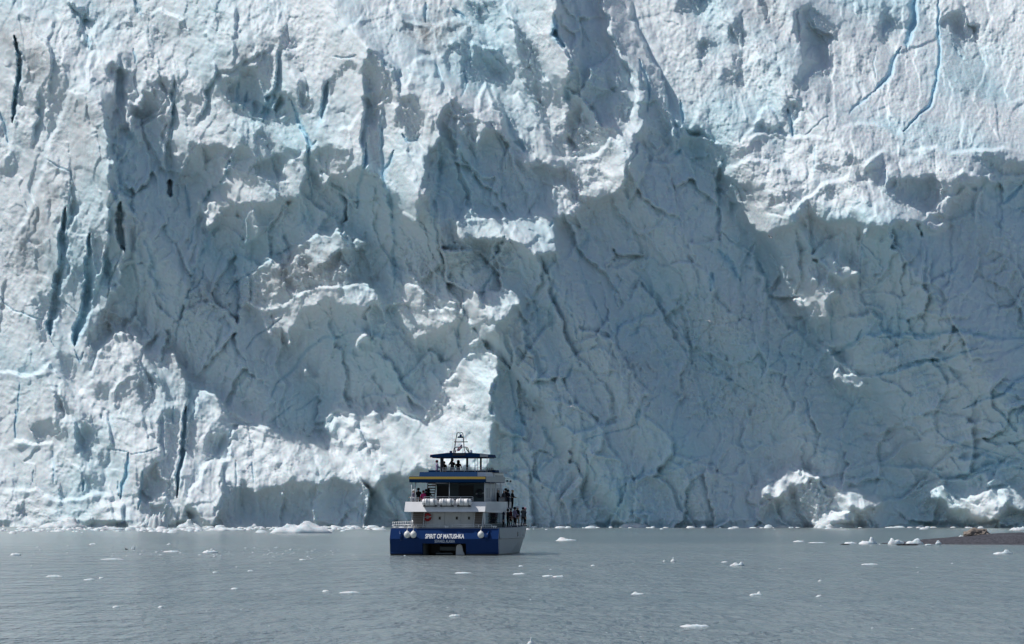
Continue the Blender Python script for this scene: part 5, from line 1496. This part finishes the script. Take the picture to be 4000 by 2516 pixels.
def rock(px,py,w,h,label,m_,y=None,dp=None,seed=1,z0=0.,name='boulder'):
    y=y or CAMZ*F/(py-HZ); s_=y/F; p=at(px,y=y); vs=[]; bm=bmesh.new(); bmesh.ops.create_icosphere(bm,subdivisions=4,radius=1)
    for q in bm.verts:
        n_=.35*mn.noise(q.co*1.6+Vector((seed*7,0,0)))+.22*mn.noise(q.co*4+Vector((0,seed*3,0)))+.08*mn.noise(q.co*11)
        q.co=q.co*(1+n_); q.co.x*=w*s_/2; q.co.y*=(dp or w*s_*.4); q.co.z=max(q.co.z,-.3)*h*s_
    me=D.meshes.new(name); bm.to_mesh(me); bm.free(); me.materials.append(m_); o=D.objects.new(name,me); COL.objects.link(o); o.location=(p.x,y,z0); tag(o,label,'rock'); return o
rock(3815,2100,100,26,'brown rock outcrop on the back of the gravel spit',M_ROCK,452,1.1,3,.85,'rock_outcrop')
rock(3545,2124,90,5,'long black wet rock under the ice at the spit tip',M_WET,432,.9,5,.05); rock(3300,2120,38,4,'small black wet rock off the tip of the spit',M_WET,438,.5,8,.0)
for (x0,x1,yt,yb,st,lb,yy,zz) in (
 (3296,3352,2098,2116,'flat','low white ice block at the outer end of the spit row',446,.05),(3352,3428,2086,2121,'wedgeR','tall white ice block second from the outer end of the spit row',443,.0),
 (3470,3526,2088,2120,'peak','square shouldered ice block over the black wet rock',440,.12),(3528,3612,2094,2124,'peak','broad rubbly ice block where the gravel begins',440,.10),
 (3640,3704,2088,2106,'flat','low double ice block stranded high on the spit edge',452,.30),(3655,3676,2112,2128,'peak','small round ice lump stranded on the near gravel',430,.25),
 (3612,3640,2118,2126,'flat','flat ice scrap on the near edge of the gravel',430,.12),(3745,3766,2086,2096,'peak','small ice lump beside the brown rock outcrop',452,.75),(3432,3440,2112,2120,'peak','tiny ice lump left of the black wet rock',438,.0)):
    floe(x0,x1,yt,yb,st,lb,'ice_block','ice block',None,zz,yy,.6,.05)
for x0,x1,yt,yb,st,lb in ((578,656,1938,2058,'flat','tall flat topped ice block at the foot of the sunlit pillar, left'),(528,580,2005,2058,'flat','low square ice block against the left side of the tall flat topped block'),
  (2424,2566,2004,2056,'peak','grey shaded ice block at the foot of the dark wall right of the boat'),(3184,3330,1990,2060,'flat','bright white ice block before the sunlit mound at lower right'),(150,330,2010,2066,'peak','heap of broken ice at the far left glacier foot'),(690,780,2010,2056,'peak','shaded ice lump at the waterline right of the tall flat topped block')):
    floe(x0,x1,yt,yb,st,lb,'ice_block','ice block',None,0.,724,.7,.1)
# birds
M_GULL=mat('gull_white',(.62,.62,.64),.8); M_GBACK=mat('gull_grey',(.20,.21,.23),.8); M_BBRD=mat('dark_bird',(.012,.014,.018),.6)
def bird(px,py,y,span,lift,face,label,mats,cat='gull',dihedral=.25):
    V=[(0,-.18,0),(0,-.08,.0),(0,.05,.005),(0,.15,.02),(0,.215,.03),(0,.26,.022),(0,-.30,-.01)]; E=[(0,1),(1,2),(2,3),(3,4),(4,5),(0,6)]; Rd=[(.035,.03),(.055,.05),(.06,.055),(.04,.04),(.034,.034),.008,(.045,.008)]
    for s_ in (-1,1):
        b=2; 
        for q,(x,yy,z,r) in enumerate(((.10,.06,.03,(.055,.014)),(.27,.09,.03+lift*.6,(.065,.010)),(.45,.03,.03+lift*.85,(.05,.007)),(.60,-.06,.03+lift*dihedral*2,(.018,.004)))):
            V.append((s_*x,yy,z)); Rd.append(r); E.append((b,len(V)-1)); b=len(V)-1
    me=skin_mesh('bird_body',V,E,Rd,2,lambda c:1 if (abs(c[0])>.12 or (c[2]>.03 and abs(c[0])>.02)) else 0); 
    for k in range(2): me.materials[k]=mats[k]
    o=D.objects.new('seabird',me); COL.objects.link(o); o.location=at(px,py,y=y); s_=span/1.2; o.scale=(s_,s_,s_); o.rotation_euler=(math.radians(12),math.radians(8),math.radians(face)); tag(o,label,cat); return o
bird(3009,929,560,1.35,.22,60,'brownish gull gliding before the upper right shaded wall',[M_GULL,mat('gull_brown',(.16,.13,.11),.8)])
bird(2771,1254,560,1.6,-.05,20,'white gull banking before the middle of the shaded wall',[M_GULL,M_GULL])
bird(2232,1588,560,1.4,-.12,-15,'white gull with drooped wings above the boat bow',[M_GULL,M_GULL])
bird(2770,2151,400,.42,.30,30,'small dark seabird skimming the water, left of two',[M_BBRD,M_BBRD],'seabird'); bird(2857,2149,400,.42,.26,-40,'small dark seabird skimming the water, right of two',[M_BBRD,M_BBRD],'seabird')
bird(1978,1872,330,.5,.22,40,'dark winged gull flying just off the upper deck rail',[M_GULL,M_BBRD])
def swimmer(px,py,label):
    V=[(0,-.2,.02),(0,-.08,.05),(0,.08,.055),(0,.16,.10),(0,.18,.19),(0,.23,.22),(0,.31,.21),(0,-.29,.05)]; E=[(k,k+1) for k in range(6)]+[(0,7)]; Rd=[.06,.10,.095,.045,.032,.038,.010,(.05,.012)]
    me=skin_mesh('bird_body',V,E,Rd,2,lambda c:0); me.materials[0]=M_BBRD; o=D.objects.new('seabird',me); COL.objects.link(o); o.location=at(px,py); o.rotation_euler=(0,0,math.radians(75)); o.scale=(.6,.6,.6); tag(o,label,'seabird')
swimmer(494,2147,'black seabird swimming beside small ice at the left')
# ---------------- light, camera ----------------
w=D.worlds.new('World'); S.world=w; w.use_nodes=True; nt=w.node_tree
sky=nt.nodes.new('ShaderNodeTexSky'); sky.sky_type='NISHITA'; sky.sun_disc=False
el=math.asin(SUN[2]); az=math.atan2(SUN[0],SUN[1])
sky.sun_elevation=el; sky.sun_rotation=az; sky.altitude=0; sky.air_density=1.; sky.dust_density=1.2; sky.ozone_density=1.
bg=nt.nodes['Background']; nt.links.new(sky.outputs[0],bg.inputs[0]); bg.inputs[1].default_value=.082
sl=D.lights.new('sun','SUN'); sl.energy=3.5; sl.angle=math.radians(.53); sl.color=(1,.97,.93)
so=D.objects.new('sun',sl); COL.objects.link(so); so.rotation_euler=Vector(SUN).to_track_quat('Z','Y').to_euler(); so.location=(-60,300,150)
cam=D.cameras.new('camera'); co_=D.objects.new('camera',cam); COL.objects.link(co_); S.camera=co_
co_.location=(0,0,CAMZ); co_.rotation_euler=(math.radians(90),0,0)
cam.sensor_width=36; cam.lens=F/4000*36; cam.shift_x=0; cam.shift_y=(HZ-1258)/4000; cam.clip_start=1; cam.clip_end=20000
S.view_settings.view_transform='Standard'; S.view_settings.look='None'; S.view_settings.exposure=0.; S.view_settings.gamma=1
S.render.engine='CYCLES'; S.cycles.max_bounces=5; S.cycles.diffuse_bounces=3; S.cycles.use_denoising=True
